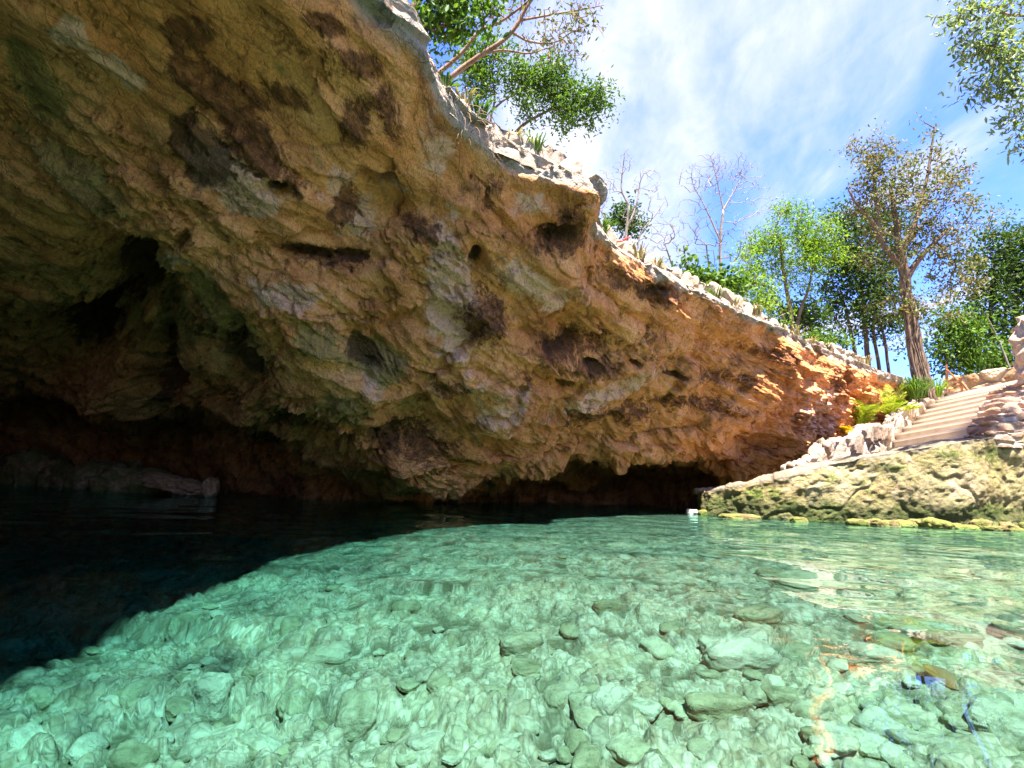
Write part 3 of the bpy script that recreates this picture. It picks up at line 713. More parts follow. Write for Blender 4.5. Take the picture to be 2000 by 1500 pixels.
# right pillar
PP = [P(1998, 750, 9.6), P(2003, 700, 9.6), P(2003, 655, 9.6), P(2012, 612, 9.65)]
def pillar():
    t = resample(PP, 70); n = 90; rows = []
    rad = np.interp(np.linspace(0, 1, 70), [0, .3, .5, .55, .85, .96, 1], [.14, .18, .22, .20, .22, .16, .02])
    a = np.linspace(0, 2 * np.pi, n, endpoint=False)
    for c, r in zip(t, rad):
        rows.append(np.stack([c[0] + r * np.cos(a), c[1] + r * np.sin(a), np.full(n, c[2])], 1))
    G = np.stack(rows, 0); V = G.reshape(-1, 3); ax = np.repeat(t, n, 0)
    nn = V - ax; nn[:, 2] = 0; nn /= np.linalg.norm(nn, axis=1, keepdims=True) + 1e-9
    f1, f2, cid = voronoi(V / np.array([.35, .35, .38]), 91)
    V = V + nn * (.10 * (smooth(f2 - f1, 0, .4) - .5) + .03 * fbm(V * 5, 4, 3))[:, None]
    V = V + np.array([.03, 0, 0])
    return mesh_obj('stone_pillar', V, grid_faces(70, n, close_v=True), M_WHITE, attrs=dict(cell=cid, mortar=1 - smooth(f2 - f1, 0, .12)))
tag(pillar(), 'rounded cream stone pillar at the right end above the steps', 'pillar')

# ================================================================== TREES
def mat_bark(name, a, b, rough=.9):
    s = NT(name); p = s.pos(scale=(1, 1, .25))
    n = s.noise(p, 14, 7, .7, .6)
    c = s.ramp(n, [(.32, a), (.66, b)])
    s.pbr(c, rough, s.bump(n, .8, .03), .15); return s.m
def mat_leaf(name, cols, trans=.35):
    s = NT(name)
    k = len(cols) - 1
    c = s.ramp(s.attr('leaf'), [(i / k, t) for i, t in enumerate(cols)])
    d = s.n('BsdfPrincipled'); s.put(d.inputs['Base Color'], c); d.inputs['Roughness'].default_value = .6; d.inputs['Specular IOR Level'].default_value = .2
    t = s.n('BsdfTranslucent'); s.put(t.inputs['Color'], s.mix(1.0, c, (1.25, 1.35, .6), 'MULTIPLY'))
    m_ = s.n('MixShader'); m_.inputs[0].default_value = trans
    s.t.links.new(d.outputs[0], m_.inputs[1]); s.t.links.new(t.outputs[0], m_.inputs[2]); s.t.links.new(m_.outputs[0], s.out.inputs['Surface'])
    return s.m
B_GREY = mat_bark('grey_brown_bark', (.06, .04, .028), (.21, .145, .10))
B_RED = mat_bark('reddish_bark', (.12, .065, .04), (.32, .20, .13))
B_PALE = mat_bark('pale_dry_bark', (.12, .10, .085), (.30, .26, .22))
B_DARK = mat_bark('dark_bark', (.05, .035, .03), (.17, .11, .08))
L_LIME = mat_leaf('lime_leaves', [(.07, .14, .01), (.15, .24, .012), (.10, .18, .012), (.22, .29, .03)], .5)
L_MID = mat_leaf('mid_green_leaves', [(.03, .07, .008), (.065, .125, .012), (.10, .165, .02), (.045, .095, .01)])
L_DARK = mat_leaf('dark_green_leaves', [(.014, .034, .009), (.035, .07, .013), (.065, .11, .015), (.02, .05, .01)])
L_OLIVE = mat_leaf('olive_and_russet_leaves', [(.05, .08, .015), (.10, .125, .02), (.20, .13, .055), (.07, .10, .02), (.24, .16, .11), (.06, .10, .015), (.13, .14, .03)])
L_GREY = mat_leaf('grey_green_leaves', [(.07, .10, .045), (.14, .18, .06), (.20, .26, .05), (.28, .30, .22)])
L_PALM = mat_leaf('yellow_green_fronds', [(.12, .19, .015), (.22, .27, .02), (.32, .30, .035), (.16, .23, .015)], .4)
L_DRY = mat_leaf('dry_grass_blades', [(.20, .15, .07), (.34, .26, .13), (.12, .13, .04), (.27, .19, .09)], .3)
L_ORANGE = mat_leaf('orange_dry_fronds', [(.55, .30, .02), (.48, .38, .04), (.60, .34, .03)], .4)

def tube_mesh(chains, sides=6):
    """chains: list of (pts (n,3), radii (n,))"""
    VV = []; FF = []; off = 0
    ang = np.linspace(0, 2 * np.pi, sides, endpoint=False); ca, sa = np.cos(ang), np.sin(ang)
    for pts, rad in chains:
        pts = np.asarray(pts); n = len(pts)
        if n < 2: continue
        T = np.gradient(pts, axis=0); T /= np.linalg.norm(T, axis=1, keepdims=True) + 1e-9
        ref = np.array([0.31, 0.77, 0.55]) if abs(T[0] @ np.array([0.31, 0.77, 0.55])) < .93 else np.array([1., 0, 0])
        A = np.cross(T, ref); A /= np.linalg.norm(A, axis=1, keepdims=True) + 1e-9
        B = np.cross(T, A)
        ring = pts[:, None] + (A[:, None] * ca[None, :, None] + B[:, None] * sa[None, :, None]) * np.asarray(rad)[:, None, None]
        VV.append(ring.reshape(-1, 3)); FF.append(grid_faces(n, sides, close_v=True) + off); off += n * sides
    return np.vstack(VV), np.vstack(FF)
def leaves_mesh(C, size, rng, aspect=.38, droop=.35):
    n = len(C)
    a = rng.normal(size=(n, 3)); a[:, 2] -= droop; a /= np.linalg.norm(a, axis=1, keepdims=True)
    b = rng.normal(size=(n, 3)); b -= (b * a).sum(1, keepdims=True) * a; b /= np.linalg.norm(b, axis=1, keepdims=True)
    c = np.cross(a, b)
    L = size * rng.uniform(.6, 1.25, (n, 1)); W = L * aspect
    q = [C, C + a * L * .35 + b * W * .5 + c * L * .06, C + a * L * .72 + b * W * .36 + c * L * .03, C + a * L - c * L * .08,
         C + a * L * .72 - b * W * .36 + c * L * .03, C + a * L * .35 - b * W * .5 + c * L * .06]
    V = np.stack(q, 1).reshape(-1, 3); i = np.arange(n)[:, None] * 6
    F = np.concatenate([i + np.array([[0, 1, 2, 3]]), i + np.array([[0, 3, 4, 5]])], 0)
    return V, F, np.repeat(rng.random(n), 6)
def grow(trunks, blobs, n_attr, rng, step=.18, tip=.006, pw=2.4, up=.35, wig=.25, trunk_r=None, min_r=None, shell=.0):
    """branch towards points spread through the crown; blobs: (centre, radii(3), weight)"""
    nodes = []; par = []; fixed = []
    starts = []
    for tr, rb, rt in trunks:
        pts = resample(tr, max(4, int(np.linalg.norm(np.diff(np.array(tr), axis=0), axis=1).sum() / step) + 2))
        for i, p in enumerate(pts):
            nodes.append(p + (rng.normal(size=3) * .05 * rb if 0 < i else 0)); par.append(-1 if i == 0 else len(nodes) - 2)
            fixed.append(rb + (rt - rb) * (i / (len(pts) - 1)) ** .8)
    W = np.array([b[2] * np.prod(b[1]) ** (1 / 1.5) for b in blobs]); W /= W.sum()
    att = []
    for k in rng.choice(len(blobs), n_attr, p=W):
        v = rng.normal(size=3); v /= np.linalg.norm(v); rr = rng.random() ** (1 / 3) * (1 - shell) + shell
        att.append(blobs[k][0] + v * rr * blobs[k][1])
    att = np.array(att)
    base = np.array(nodes)
    d0 = np.min(np.linalg.norm(att[:, None] - base[None], axis=2), axis=1)
    tips = []
    for j in np.argsort(d0):
        a = att[j]; Nn = np.array(nodes); D = Nn - a
        dist = np.linalg.norm(D, axis=1) + up * np.maximum(0, D[:, 2]) * 1.5
        i = int(np.argmin(dist)); p = Nn[i]; L = np.linalg.norm(a - p)
        m_ = max(1, int(L / step)); 
        bend = rng.normal(size=3) * wig * L * .5
        prev = i
        for k in range(1, m_ + 1):
            t = k / m_
            q = p + (a - p) * t + bend * math.sin(math.pi * t) * .5 + rng.normal(size=3) * step * .12 + np.array([0, 0, .10 * L * math.sin(math.pi * t)])
            nodes.append(q); par.append(prev); fixed.append(0); prev = len(nodes) - 1
        tips.append(prev)
    nodes = np.array(nodes); par = np.array(par); n = len(nodes)
    r = np.zeros(n); ch = [[] for _ in range(n)]
    for i in range(n):
        if par[i] >= 0: ch[par[i]].append(i)
    for i in range(n - 1, -1, -1):
        r[i] = (sum(r[c] ** pw for c in ch[i])) ** (1 / pw) if ch[i] else tip
        if fixed[i]: r[i] = fixed[i]
    # continuous chains
    chains = []; seen = np.zeros(n, bool)
    for i in range(n):
        if par[i] == -1 or True:
            if seen[i]: continue
            start = i; pts = []; rad = []
            if par[i] >= 0: pts.append(nodes[par[i]]); rad.append(min(r[par[i]] * .8, r[i] * 1.25))
            j = i
            while True:
                seen[j] = True; pts.append(nodes[j]); rad.append(r[j])
                nxt = [c for c in ch[j] if not seen[c]]
                if not nxt: break
                j = max(nxt, key=lambda c: (fixed[c] > 0, r[c]))
            if not ch[j]: rad[-1] *= .5
            chains.append((np.array(pts), np.array(rad)))
    return chains, nodes, np.array(tips), att
def W3(b, D):
    """crown blob given in photo pixels at depth D -> world ellipsoid"""
    cx, cy, rx, ry = b[:4]; w = b[4] if len(b) > 4 else 1; dz = b[5] if len(b) > 5 else 0
    rr = rx / 1000 * D
    return (P(cx, cy, D + dz), np.array([rr, max(rr * .8, ry / 1000 * D * .7), ry / 1000 * D]), w)
def tree(name, label, cat, trunks, blobs, D, bark, leaf=None, n_attr=120, per=30, size=.08, spread=.22, seed=1, step=.18, tip=.006, sides=6, group=None, aspect=.42, extra=None, pw=2.4, ground_z=None, wig=.25, up=.35, shell=0.0, droop=.35):
    rng = np.random.default_rng(seed)
    TR = []
    for tr in trunks:
        pts, rb, rt = tr[0], tr[1], tr[2]; d = tr[3] if len(tr) > 3 else D
        w = [P(x, y, d + (e[0] if e else 0)) for x, y, *e in pts]
        forked = any(np.min(np.linalg.norm(resample(q0[0], 60) - w[0], axis=1)) < .22 for q0 in TR)
        if ground_z is not None and w[0][2] > ground_z and not forked:
            b0 = w[0].copy(); b0[2] = ground_z; b0[:2] += (w[0] - w[1])[:2] * .3; w = [b0] + w
        TR.append((w, rb, rt))
    root = empty(name, tuple(TR[0][0][0])); tag(root, label, cat, group); o0 = TR[0][0][0]
    ch, nodes, tips, att = grow(TR, [W3(b, D) for b in blobs], n_attr, rng, step=step, tip=tip, pw=pw, wig=wig, up=up, shell=shell)
    V, F = tube_mesh(ch, sides)
    mesh_obj('trunk', V - o0, F, bark, root)
    if leaf:
        C = []
        for t in tips:
            k = max(1, int(rng.poisson(per)))
            c = nodes[t] + rng.normal(size=(k, 3)) * spread * rng.uniform(.5, 1.2)
            C.append(c)
        C = np.vstack(C)
        V, F, a = leaves_mesh(C, size, rng, aspect, droop)
        mesh_obj('crown', V - o0, F, leaf, root, smooth_=False, attrs=dict(leaf=a))
    return root
GZ = 3.1
# big ficus with hanging roots
fic = tree('ficus_tree', 'tall thick-trunked tree with hanging roots and sparse russet crown beside the head of the steps', 'tree',
     [([(1808, 775), (1803, 745), (1788, 680), (1776, 600), (1766, 530), (1757, 480)], .20, .10), ([(1757, 480), (1748, 420), (1740, 370)], .09, .04), ([(1766, 530), (1722, 470), (1712, 400), (1705, 330)], .08, .03), ([(1760, 500), (1785, 440), (1810, 350), (1825, 250)], .07, .02),
      ([(1722, 470), (1700, 430), (1670, 395), (1655, 367)], .07, .02), ([(1770, 545), (1800, 500), (1850, 450)], .09, .04)],
     [(1700, 300, 42, 48), (1735, 330, 60, 60, 1.2), (1850, 325, 45, 45), (1815, 245, 18, 32, .8), (1790, 400, 90, 60, 1.2), (1700, 390, 40, 60, .8), (1895, 420, 45, 35), (1840, 470, 60, 50), (1730, 480, 70, 50, .9), (1870, 540, 55, 50), (1820, 600, 60, 45, .8), (1740, 590, 50, 40, .8)],
     12.4, B_GREY, L_OLIVE, n_attr=520, per=19, size=.09, spread=.13, seed=3, step=.2, tip=.007, sides=8, ground_z=None)
def hanging_roots():
    rng = np.random.default_rng(5); o0 = np.array(fic.location); 
    for k in range(16):
        side = rng.uniform(-1, 1); y0 = rng.uniform(520, 640); 
        cx = np.interp(y0, [480, 530, 600, 680, 745, 775], [1757, 1766, 1776, 1788, 1803, 1808])
        wd = np.interp(y0, [480, 600, 745]  , [7, 11, 19])
        dd = 12.4 - math.sqrt(max(0, 1 - side * side)) * np.interp(y0, [480, 745], [.17, .36]) - .02
        pts = []
        for t in np.linspace(0, 1, 9):
            y = y0 + (778 - y0) * t; c = np.interp(y, [480, 530, 600, 680, 745, 778], [1757, 1766, 1776, 1788, 1803, 1808]); w = np.interp(y, [480, 600, 745, 778], [6, 10, 16, 21])
            pts.append(P(c + side * w * (1.02 + .25 * t) + rng.normal() * 1.5, y, 12.4 - math.sqrt(max(0, 1 - side * side)) * (.10 + .12 * t) - .02))
        r = rng.uniform(.015, .035)
        V, F = tube_mesh([(resample(pts, 40), np.linspace(r * .6, r, 40) * (1 + .2 * np.sin(np.arange(40) * .9 + k)))], 7)
        mesh_obj('aerial_root', V - o0, F, B_GREY, fic)
hanging_roots()
tree('dark_tree', 'dense dark green many-stemmed tree between the lime green tree and the ficus', 'tree',
     [([(1672, 700), (1660, 640), (1640, 560)], .07, .03), ([(1695, 705), (1690, 640), (1680, 540), (1680, 470)], .09, .03), ([(1715, 705), (1705, 640), (1715, 560)], .06, .03), ([(1735, 720), (1725, 650), (1700, 590)], .05, .03), ([(1655, 700), (1650, 650), (1615, 600)], .04, .02)],
     [(1650, 440, 45, 35, .9), (1640, 520, 50, 60), (1700, 540, 70, 70, 1.2), (1690, 620, 75, 45), (1720, 450, 50, 50), (1620, 590, 30, 30, .7), (1750, 650, 30, 40, .6)],
     14.5, B_DARK, L_DARK, n_attr=420, per=26, size=.12, spread=.2, seed=5, step=.25, ground_z=GZ)
tree('lime_green_tree', 'bright lime green feathery tree behind the far rim', 'tree',
     [([(1550, 690), (1547, 640), (1543, 600), (1532, 540), (1525, 480)], .07, .03), ([(1556, 690), (1560, 620), (1580, 560), (1590, 500)], .05, .02), ([(1538, 690), (1530, 620), (1500, 560)], .04, .02)],
     [(1540, 415, 34, 26), (1590, 450, 46, 38, 1.1), (1490, 470, 42, 36), (1555, 500, 62, 44, 1.1), (1465, 515, 26, 36, .8), (1610, 500, 36, 34, .8), (1500, 560, 34, 24, .5), (1570, 560, 40, 24, .45)],
     12, B_GREY, L_LIME, n_attr=260, per=40, size=.075, spread=.15, seed=7, step=.18, ground_z=GZ, aspect=.35)
tree('understorey_tree', 'small dark tree with thin drooping stems under the lime green crown', 'tree',
     [([(1575, 700), (1572, 640), (1565, 590)], .04, .015), ([(1588, 700), (1585, 640), (1590, 600)], .035, .015), ([(1565, 700), (1555, 640), (1540, 600)], .03, .012)],
     [(1550, 610, 36, 22), (1585, 630, 22, 30), (1500, 590, 24, 20, .5), (1595, 665, 16, 16, .7)], 12.8, B_DARK, L_DARK, n_attr=70, per=26, size=.12, spread=.2, seed=8, ground_z=GZ)
tree('bare_tree', 'tall leafless slender tree with a fan of twigs, left of the lime green tree', 'bare tree',
     [([(1408, 640), (1408, 540), (1407, 470), (1413, 410)], .06, .03), ([(1413, 410), (1430, 380), (1450, 345)], .025, .01), ([(1407, 470), (1375, 400), (1355, 365)], .028, .01), ([(1413, 410), (1400, 350), (1388, 305)], .022, .007)],
     [(1380, 330, 40, 34), (1345, 350, 26, 30, .9), (1425, 322, 38, 30), (1468, 348, 30, 34, .9), (1410, 350, 50, 34), (1495, 395, 20, 34, .5), (1345, 405, 26, 20, .4), (1450, 410, 36, 30, .5), (1380, 400, 30, 30, .4)],
     12, B_PALE, None, n_attr=620, seed=9, step=.14, tip=.0042, pw=2.7, wig=.12, shell=.45, ground_z=GZ, sides=5, group=None, up=.8)
tree('bare_tree', 'low bushy leafless tree with crossing twigs, just left of the tall slender bare one', 'bare tree',
     [([(1330, 620), (1318, 540), (1300, 480)], .04, .015), ([(1350, 620), (1345, 550), (1335, 480)], .04, .015), ([(1372, 620), (1385, 550), (1380, 480)], .04, .014), ([(1330, 600), (1310, 560), (1285, 520)], .03, .01)],
     [(1300, 450, 30, 34), (1335, 450, 34, 40), (1380, 450, 34, 36), (1280, 500, 26, 24, .8), (1350, 510, 50, 26), (1440, 480, 40, 40, .8)],
     11, B_GREY, None, n_attr=420, seed=10, step=.15, tip=.004, pw=2.7, wig=.12, shell=.4, ground_z=GZ, sides=5, up=.5)
tree('bare_tree', 'white-barked leafless tree with forking branches just right of the overhang tip', 'bare tree',
     [([(1220, 540), (1222, 470), (1226, 430), (1228, 400)], .045, .02), ([(1228, 400), (1214, 370), (1218, 320), (1220, 290)], .02, .006), ([(1228, 440), (1243, 400), (1252, 350), (1265, 330)], .022, .007),
      ([(1190, 500), (1185, 440), (1165, 395)], .02, .008), ([(1245, 520), (1250, 460), (1280, 420), (1300, 390)], .018, .006)],
     [(1222, 315, 20, 22), (1265, 355, 30, 26), (1175, 370, 18, 40, .8), (1195, 350, 18, 30, .7), (1285, 400, 24, 26, .8), (1240, 420, 30, 30), (1170, 430, 14, 24, .7), (1285, 460, 26, 20, .5)],
     8.5, B_PALE, None, n_attr=420, seed=11, step=.11, tip=.0032, pw=2.7, wig=.12, shell=.45, ground_z=GZ, sides=5, up=.5)
tree('small_tree', 'small dark green leafy tree seen through the white bare branches', 'tree',
     [([(1228, 540), (1225, 470), (1222, 430)], .05, .02)], [(1205, 430, 20, 14), (1235, 440, 18, 14), (1220, 415, 14, 8), (1250, 436, 10, 7, .5)], 10.5, B_DARK, L_DARK, n_attr=40, per=34, size=.09, spread=.13, seed=12, ground_z=GZ)
tree('shrub', 'broad-leaved green shrub on the rim under the tall bare tree', 'shrub',
     [([(1350, 640), (1345, 580), (1340, 540)], .03, .012), ([(1400, 640), (1400, 590), (1395, 560)], .03, .012)],
     [(1330, 512, 18, 12, .8), (1350, 540, 26, 14), (1385, 560, 34, 16), (1430, 555, 22, 22), (1370, 548, 40, 12)], 10, B_GREY, L_MID, n_attr=80, per=22, size=.11, spread=.14, seed=13, ground_z=GZ, aspect=.6)
tree('shrub', 'pale green sapling just left of the trunk of the lime green tree', 'shrub',
     [([(1470, 670), (1465, 620), (1455, 570)], .025, .01), ([(1500, 680), (1505, 620), (1500, 590)], .025, .01), ([(1440, 650), (1445, 600), (1440, 570)], .025, .01)],
     [(1455, 555, 30, 26), (1490, 590, 34, 22), (1460, 500, 20, 20, .5), (1520, 610, 24, 20, .6)], 11, B_PALE, L_LIME, n_attr=80, per=16, size=.09, spread=.2, seed=14, ground_z=GZ)
tree('shrub', 'low dark green bush poking over the rim near its far end', 'shrub',
     [([(1620, 705), (1620, 680)], .02, .01)], [(1610, 668, 22, 8), (1640, 668, 18, 7), (1590, 660, 14, 8)], 11.5, B_DARK, L_MID, n_attr=40, per=26, size=.09, spread=.1, seed=15, ground_z=GZ)
# upper left trees
tree('leaning_tree', 'almost leafless tree leaning out from the rim over the small leafy tree', 'tree',
     [([(845, 210), (870, 162), (915, 124), (962, 92), (990, 72), (1012, 45), (1030, 10), (1060, -30)], .040, .018), ([(835, 160), (862, 138), (905, 100), (935, 62), (985, 38), (1040, -5)], .028, .010), ([(1000, 62), (1030, 80), (1080, 84), (1120, 60)], .014, .005), ([(940, 105), (985, 98), (1030, 105), (1075, 92)], .016, .005),
      ([(1015, 40), (1070, 30), (1130, 20), (1180, 10)], .014, .004)],
     [(1100, 50, 60, 34), (1060, 90, 50, 18), (1140, 30, 40, 26), (1000, 10, 60, 22), (940, 30, 40, 26, .6), (1110, 110, 40, 16, .5), (1180, 60, 20, 20, .3)],
     5.2, B_RED, L_OLIVE, n_attr=420, per=1.0, size=.05, spread=.05, seed=21, step=.09, tip=.0028, sides=7, ground_z=3.4, up=0, wig=.3)
tree('small_leafy_tree', 'small leafy green tree spreading right over the pale wall on the rim', 'tree',
     [([(952, 300), (958, 235), (966, 190), (960, 140)], .024, .012), ([(985, 310), (1005, 262), (1035, 235), (1075, 215), (1120, 200)], .028, .010), ([(962, 215), (985, 195), (1015, 180)], .016, .008)],
     [(925, 110, 36, 30), (965, 90, 30, 26, .8), (935, 160, 34, 40), (985, 130, 40, 40), (1030, 160, 44, 36, 1.1), (1080, 160, 50, 40, 1.2), (1125, 195, 46, 34, 1.1), (1170, 190, 28, 30, .9), (1100, 235, 44, 20, .8), (1155, 235, 30, 20, .7), (1040, 210, 40, 22, .8), (1180, 225, 20, 24, .5), (1085, 125, 30, 14, .6)],
     6.2, B_GREY, L_MID, n_attr=330, per=26, size=.058, spread=.085, seed=22, step=.09, tip=.003, sides=6, ground_z=3.4, aspect=.36)
tree('rim_tree', 'leafy tree with a smooth pinkish trunk at the top edge of the photo', 'tree',
     [([(785, 110), (796, 60), (808, 20), (830, -30), (850, -80)], .05, .035), ([(778, 80), (782, 30), (790, -20), (780, -80)], .045, .035), ([(830, -20), (850, 0), (880, -20)], .02, .01)],
     [(850, 30, 40, 34), (890, 60, 34, 24), (870, 0, 50, 20), (925, 10, 36, 20, .8), (820, 60, 20, 30, .8), (840, 100, 24, 16, .5), (960, 20, 24, 20, .4), (850, 130, 20, 12, .3)],
     4.6, B_RED, L_MID, n_attr=190, per=8, size=.075, spread=.085, seed=23, step=.09, tip=.003, sides=8, ground_z=3.4, aspect=.42)
# upper right
tree('overhanging_tree', 'grey-green leafy branches reaching into the photo from beyond its upper right corner', 'tree',
     [([(2750, 900), (2600, 650), (2400, 380), (2230, 200), (2120, 90)], .22, .08), ([(2300, 270), (2150, 200), (2040, 190), (1950, 130)], .05, .01), ([(2180, 150), (2080, 40), (1980, 30), (1900, 10)], .045, .01), ([(2250, 240), (2140, 260), (2060, 250), (1990, 200)], .04, .01), ([(2350, 320), (2200, 330), (2080, 300), (2010, 270)], .04, .01)],
     [(1870, 25, 34, 24), (1920, 25, 40, 26), (1975, 25, 40, 34), (1900, 85, 40, 30), (1950, 100, 46, 40, 1.1), (1890, 165, 26, 18, .8), (1940, 165, 40, 24), (1985, 165, 30, 40), (1975, 225, 26, 30, .9), (2000, 270, 22, 30, .8), (2080, 80, 60, 90), (2080, 230, 60, 70), (2200, 100, 80, 100, .7)],
     7.0, B_RED, L_GREY, n_attr=420, per=13, size=.095, spread=.10, seed=24, step=.13, tip=.0035, sides=6, aspect=.34, ground_z=GZ, droop=.6)
# right background
tree('dark_tree', 'tall dark green tree at the right edge behind the rubble wall', 'tree',
     [([(1945, 760), (1940, 690), (1935, 600), (1945, 500)], .11, .04), ([(1990, 760), (1985, 680), (1985, 560)], .10, .04), ([(1968, 760), (1960, 680), (1965, 600)], .06, .03), ([(2040, 760), (2030, 650), (2030, 540)], .10, .04)],
     [(1950, 470, 36, 36), (1985, 470, 34, 40), (1935, 540, 36, 44, 1.1), (1985, 560, 40, 60), (1915, 600, 28, 44, 1.1), (1960, 640, 46, 40), (2030, 520, 50, 90), (1905, 660, 26, 40), (2040, 650, 50, 60), (1890, 510, 24, 24, .4)],
     16, B_DARK, L_DARK, n_attr=460, per=30, size=.13, spread=.22, seed=25, step=.28, ground_z=GZ)
tree('shrub', 'mass of lighter green bushes between the ficus trunk and the tall dark tree', 'shrub',
     [([(1850, 750), (1850, 700), (1845, 660)], .04, .02), ([(1890, 745), (1890, 700), (1880, 660)], .04, .02), ([(1940, 745), (1935, 700)], .04, .02)],
     [(1845, 660, 26, 30), (1875, 650, 30, 40), (1865, 700, 36, 26), (1910, 700, 34, 26), (1945, 710, 34, 16), (1850, 610, 16, 20, .4), (1980, 700, 30, 20)],
     15, B_DARK, L_MID, n_attr=170, per=34, size=.13, spread=.28, seed=26, step=.22, ground_z=GZ)
# unseen tree added at the near roof edge to soften the water's shade line
def added_shade_tree():
    rng = np.random.default_rng(61); o0 = np.array([-2.6, .6, 3.75])
    tr = [([o0, o0 + [.3, .1, .7], o0 + [.9, .3, 1.3], o0 + [1.5, .5, 1.7]], .07, .03), ([o0 + [.3, .1, .7], o0 + [.6, .9, 1.4], o0 + [1.0, 1.7, 1.7]], .04, .02), ([o0 + [.3, .1, .7], o0 + [.7, -.6, 1.3], o0 + [1.1, -1.4, 1.6]], .04, .02)]
    tr = [([np.array(q, float) for q in a], b, c) for a, b, c in tr]
    bl = [(np.array([-.9, .9, 5.4]), np.array([.65, .8, .5]), 1), (np.array([-1.0, 2.2, 5.6]), np.array([.55, .8, .45]), 1), (np.array([-1.4, -.6, 5.4]), np.array([.7, .8, .5]), 1), (np.array([-1.7, .9, 5.7]), np.array([.8, 1.2, .5]), .8)]
    ch, nodes, tips, att = grow(tr, bl, 130, rng, step=.12, tip=.004)
    root = empty('added_shade_tree', tuple(o0)); tag(root, 'unseen open crowned tree added over the near roof edge to soften the shade', 'tree')
    V, F = tube_mesh(ch, 6); mesh_obj('trunk', V - o0, F, B_GREY, root)
    C = np.vstack([nodes[t] + rng.normal(size=(13, 3)) * .11 for t in tips]); V, F, a = leaves_mesh(C, .085, rng)
    mesh_obj('crown', V - o0, F, L_MID, root, smooth_=False, attrs=dict(leaf=a))
added_shade_tree()
# leaning pale poles among the right trees
for pts, lab in (([(1925, 615, 14.4), (1978, 722, 14.4)], 'pale thin leaning pole in front of the tall dark tree on the right'),):
    q = [P(*e) for e in pts]
    V, F = tube_mesh([(resample([q[0], (q[0] + q[1]) / 2 + .03, q[1] - np.array([0, 0, .4])], 24), np.linspace(.02, .035, 24))], 7)
    tag(mesh_obj('wooden_pole', V, F, B_PALE), lab, 'pole')

# --- palms
def frond(base, dirn, L, rng, droop=.9, width=.30, n=24):
    """rachis and leaflets of one feather frond"""
    d = np.array(dirn, float); d /= np.linalg.norm(d)
    h = np.array([d[0], d[1], 0]); h /= np.linalg.norm(h) + 1e-6
    side = np.cross(h, [0, 0, 1.]); P_ = [np.array(base, float)]; cur = d.copy()
    for k in range(n):
        cur = cur + np.array([h[0], h[1], -1.2]) * droop / n * (k / n + .2); cur /= np.linalg.norm(cur)
        P_.append(P_[-1] + cur * L / n)
    P_ = np.array(P_); T = np.gradient(P_, axis=0); T /= np.linalg.norm(T, axis=1, keepdims=True)
    V = []; F = []; A = []
    for k in range(4, n + 1):
        t = k / n; wl = width * (math.sin(math.pi * min(1, .18 + .82 * t)) ** .6) * (1.05 - .35 * t)
        nrm = np.cross(side, T[k]) 
        for s in (-1, 1):
            dr = side * s * .75 + T[k] * (.75) + np.array([0, 0, .18 - .35 * rng.random()]) + rng.normal(size=3) * .06; dr /= np.linalg.norm(dr)
            b = P_[k]; w = T[k] * .011; mid = b + dr * wl * .5 + np.array([0, 0, .02]); tp = b + dr * wl + np.array([0, 0, -.10 * wl])
            i = len(V); V += [b - w, b + w, mid + w * 1.1, tp, mid - w * 1.1]; F.append([i, i + 1, i + 2, i + 3, i + 4]); A += [rng.random()] * 5
    return P_, V, F, A
def palm(base, label, fronds, leafmat, seed, L=.6, group=None):
    rng = np.random.default_rng(seed)
    root = empty('palm_plant', tuple(base)); tag(root, label, 'palm', group)
    for (az, el, l, dr) in fronds:
        d = (math.cos(R(el)) * math.cos(R(az)), math.cos(R(el)) * math.sin(R(az)), math.sin(R(el)))
        pts, V, F, A = frond((0, 0, 0), d, l * L, rng, dr, width=.24 * L / .6)
        st, sf = tube_mesh([(pts, np.linspace(.009, .002, len(pts)))], 5)
        fr = mesh_obj('frond', np.array(V), F, leafmat, root, smooth_=False, attrs=dict(leaf=np.array(A)))
        mesh_obj('stalk', st, sf, leafmat, fr, attrs=dict(leaf=np.full(len(st), .5)))
rngp = np.random.default_rng(77)
def fset(n, l0=.8, el=(48, 84), dr=(.5, 1.4)):
    return [(360 * k / n + rngp.uniform(-18, 18), rngp.uniform(*el), l0 * rngp.uniform(.75, 1.15), rngp.uniform(*dr)) for k in range(n)]
b1 = P(1683, 842, 11.0); b2 = P(1748, 826, 11.25); b3 = P(1672, 846, 10.6)
palm(b1, 'left of the two bushy yellow-green palms behind the parapet', fset(13, 1.15) + [(95, 84, 1.35, .3), (60, 80, 1.3, .4)], L_PALM, 3, L=.75)
palm(b2, 'right of the two bushy yellow-green palms behind the parapet', fset(12, 1.1) + [(70, 82, 1.25, .3), (120, 80, 1.2, .4)], L_PALM, 4, L=.75)
palm(b3, 'small orange-yellow dry palm at the left foot of the palms', fset(6, .8, (15, 50)), L_ORANGE, 5, L=.55)
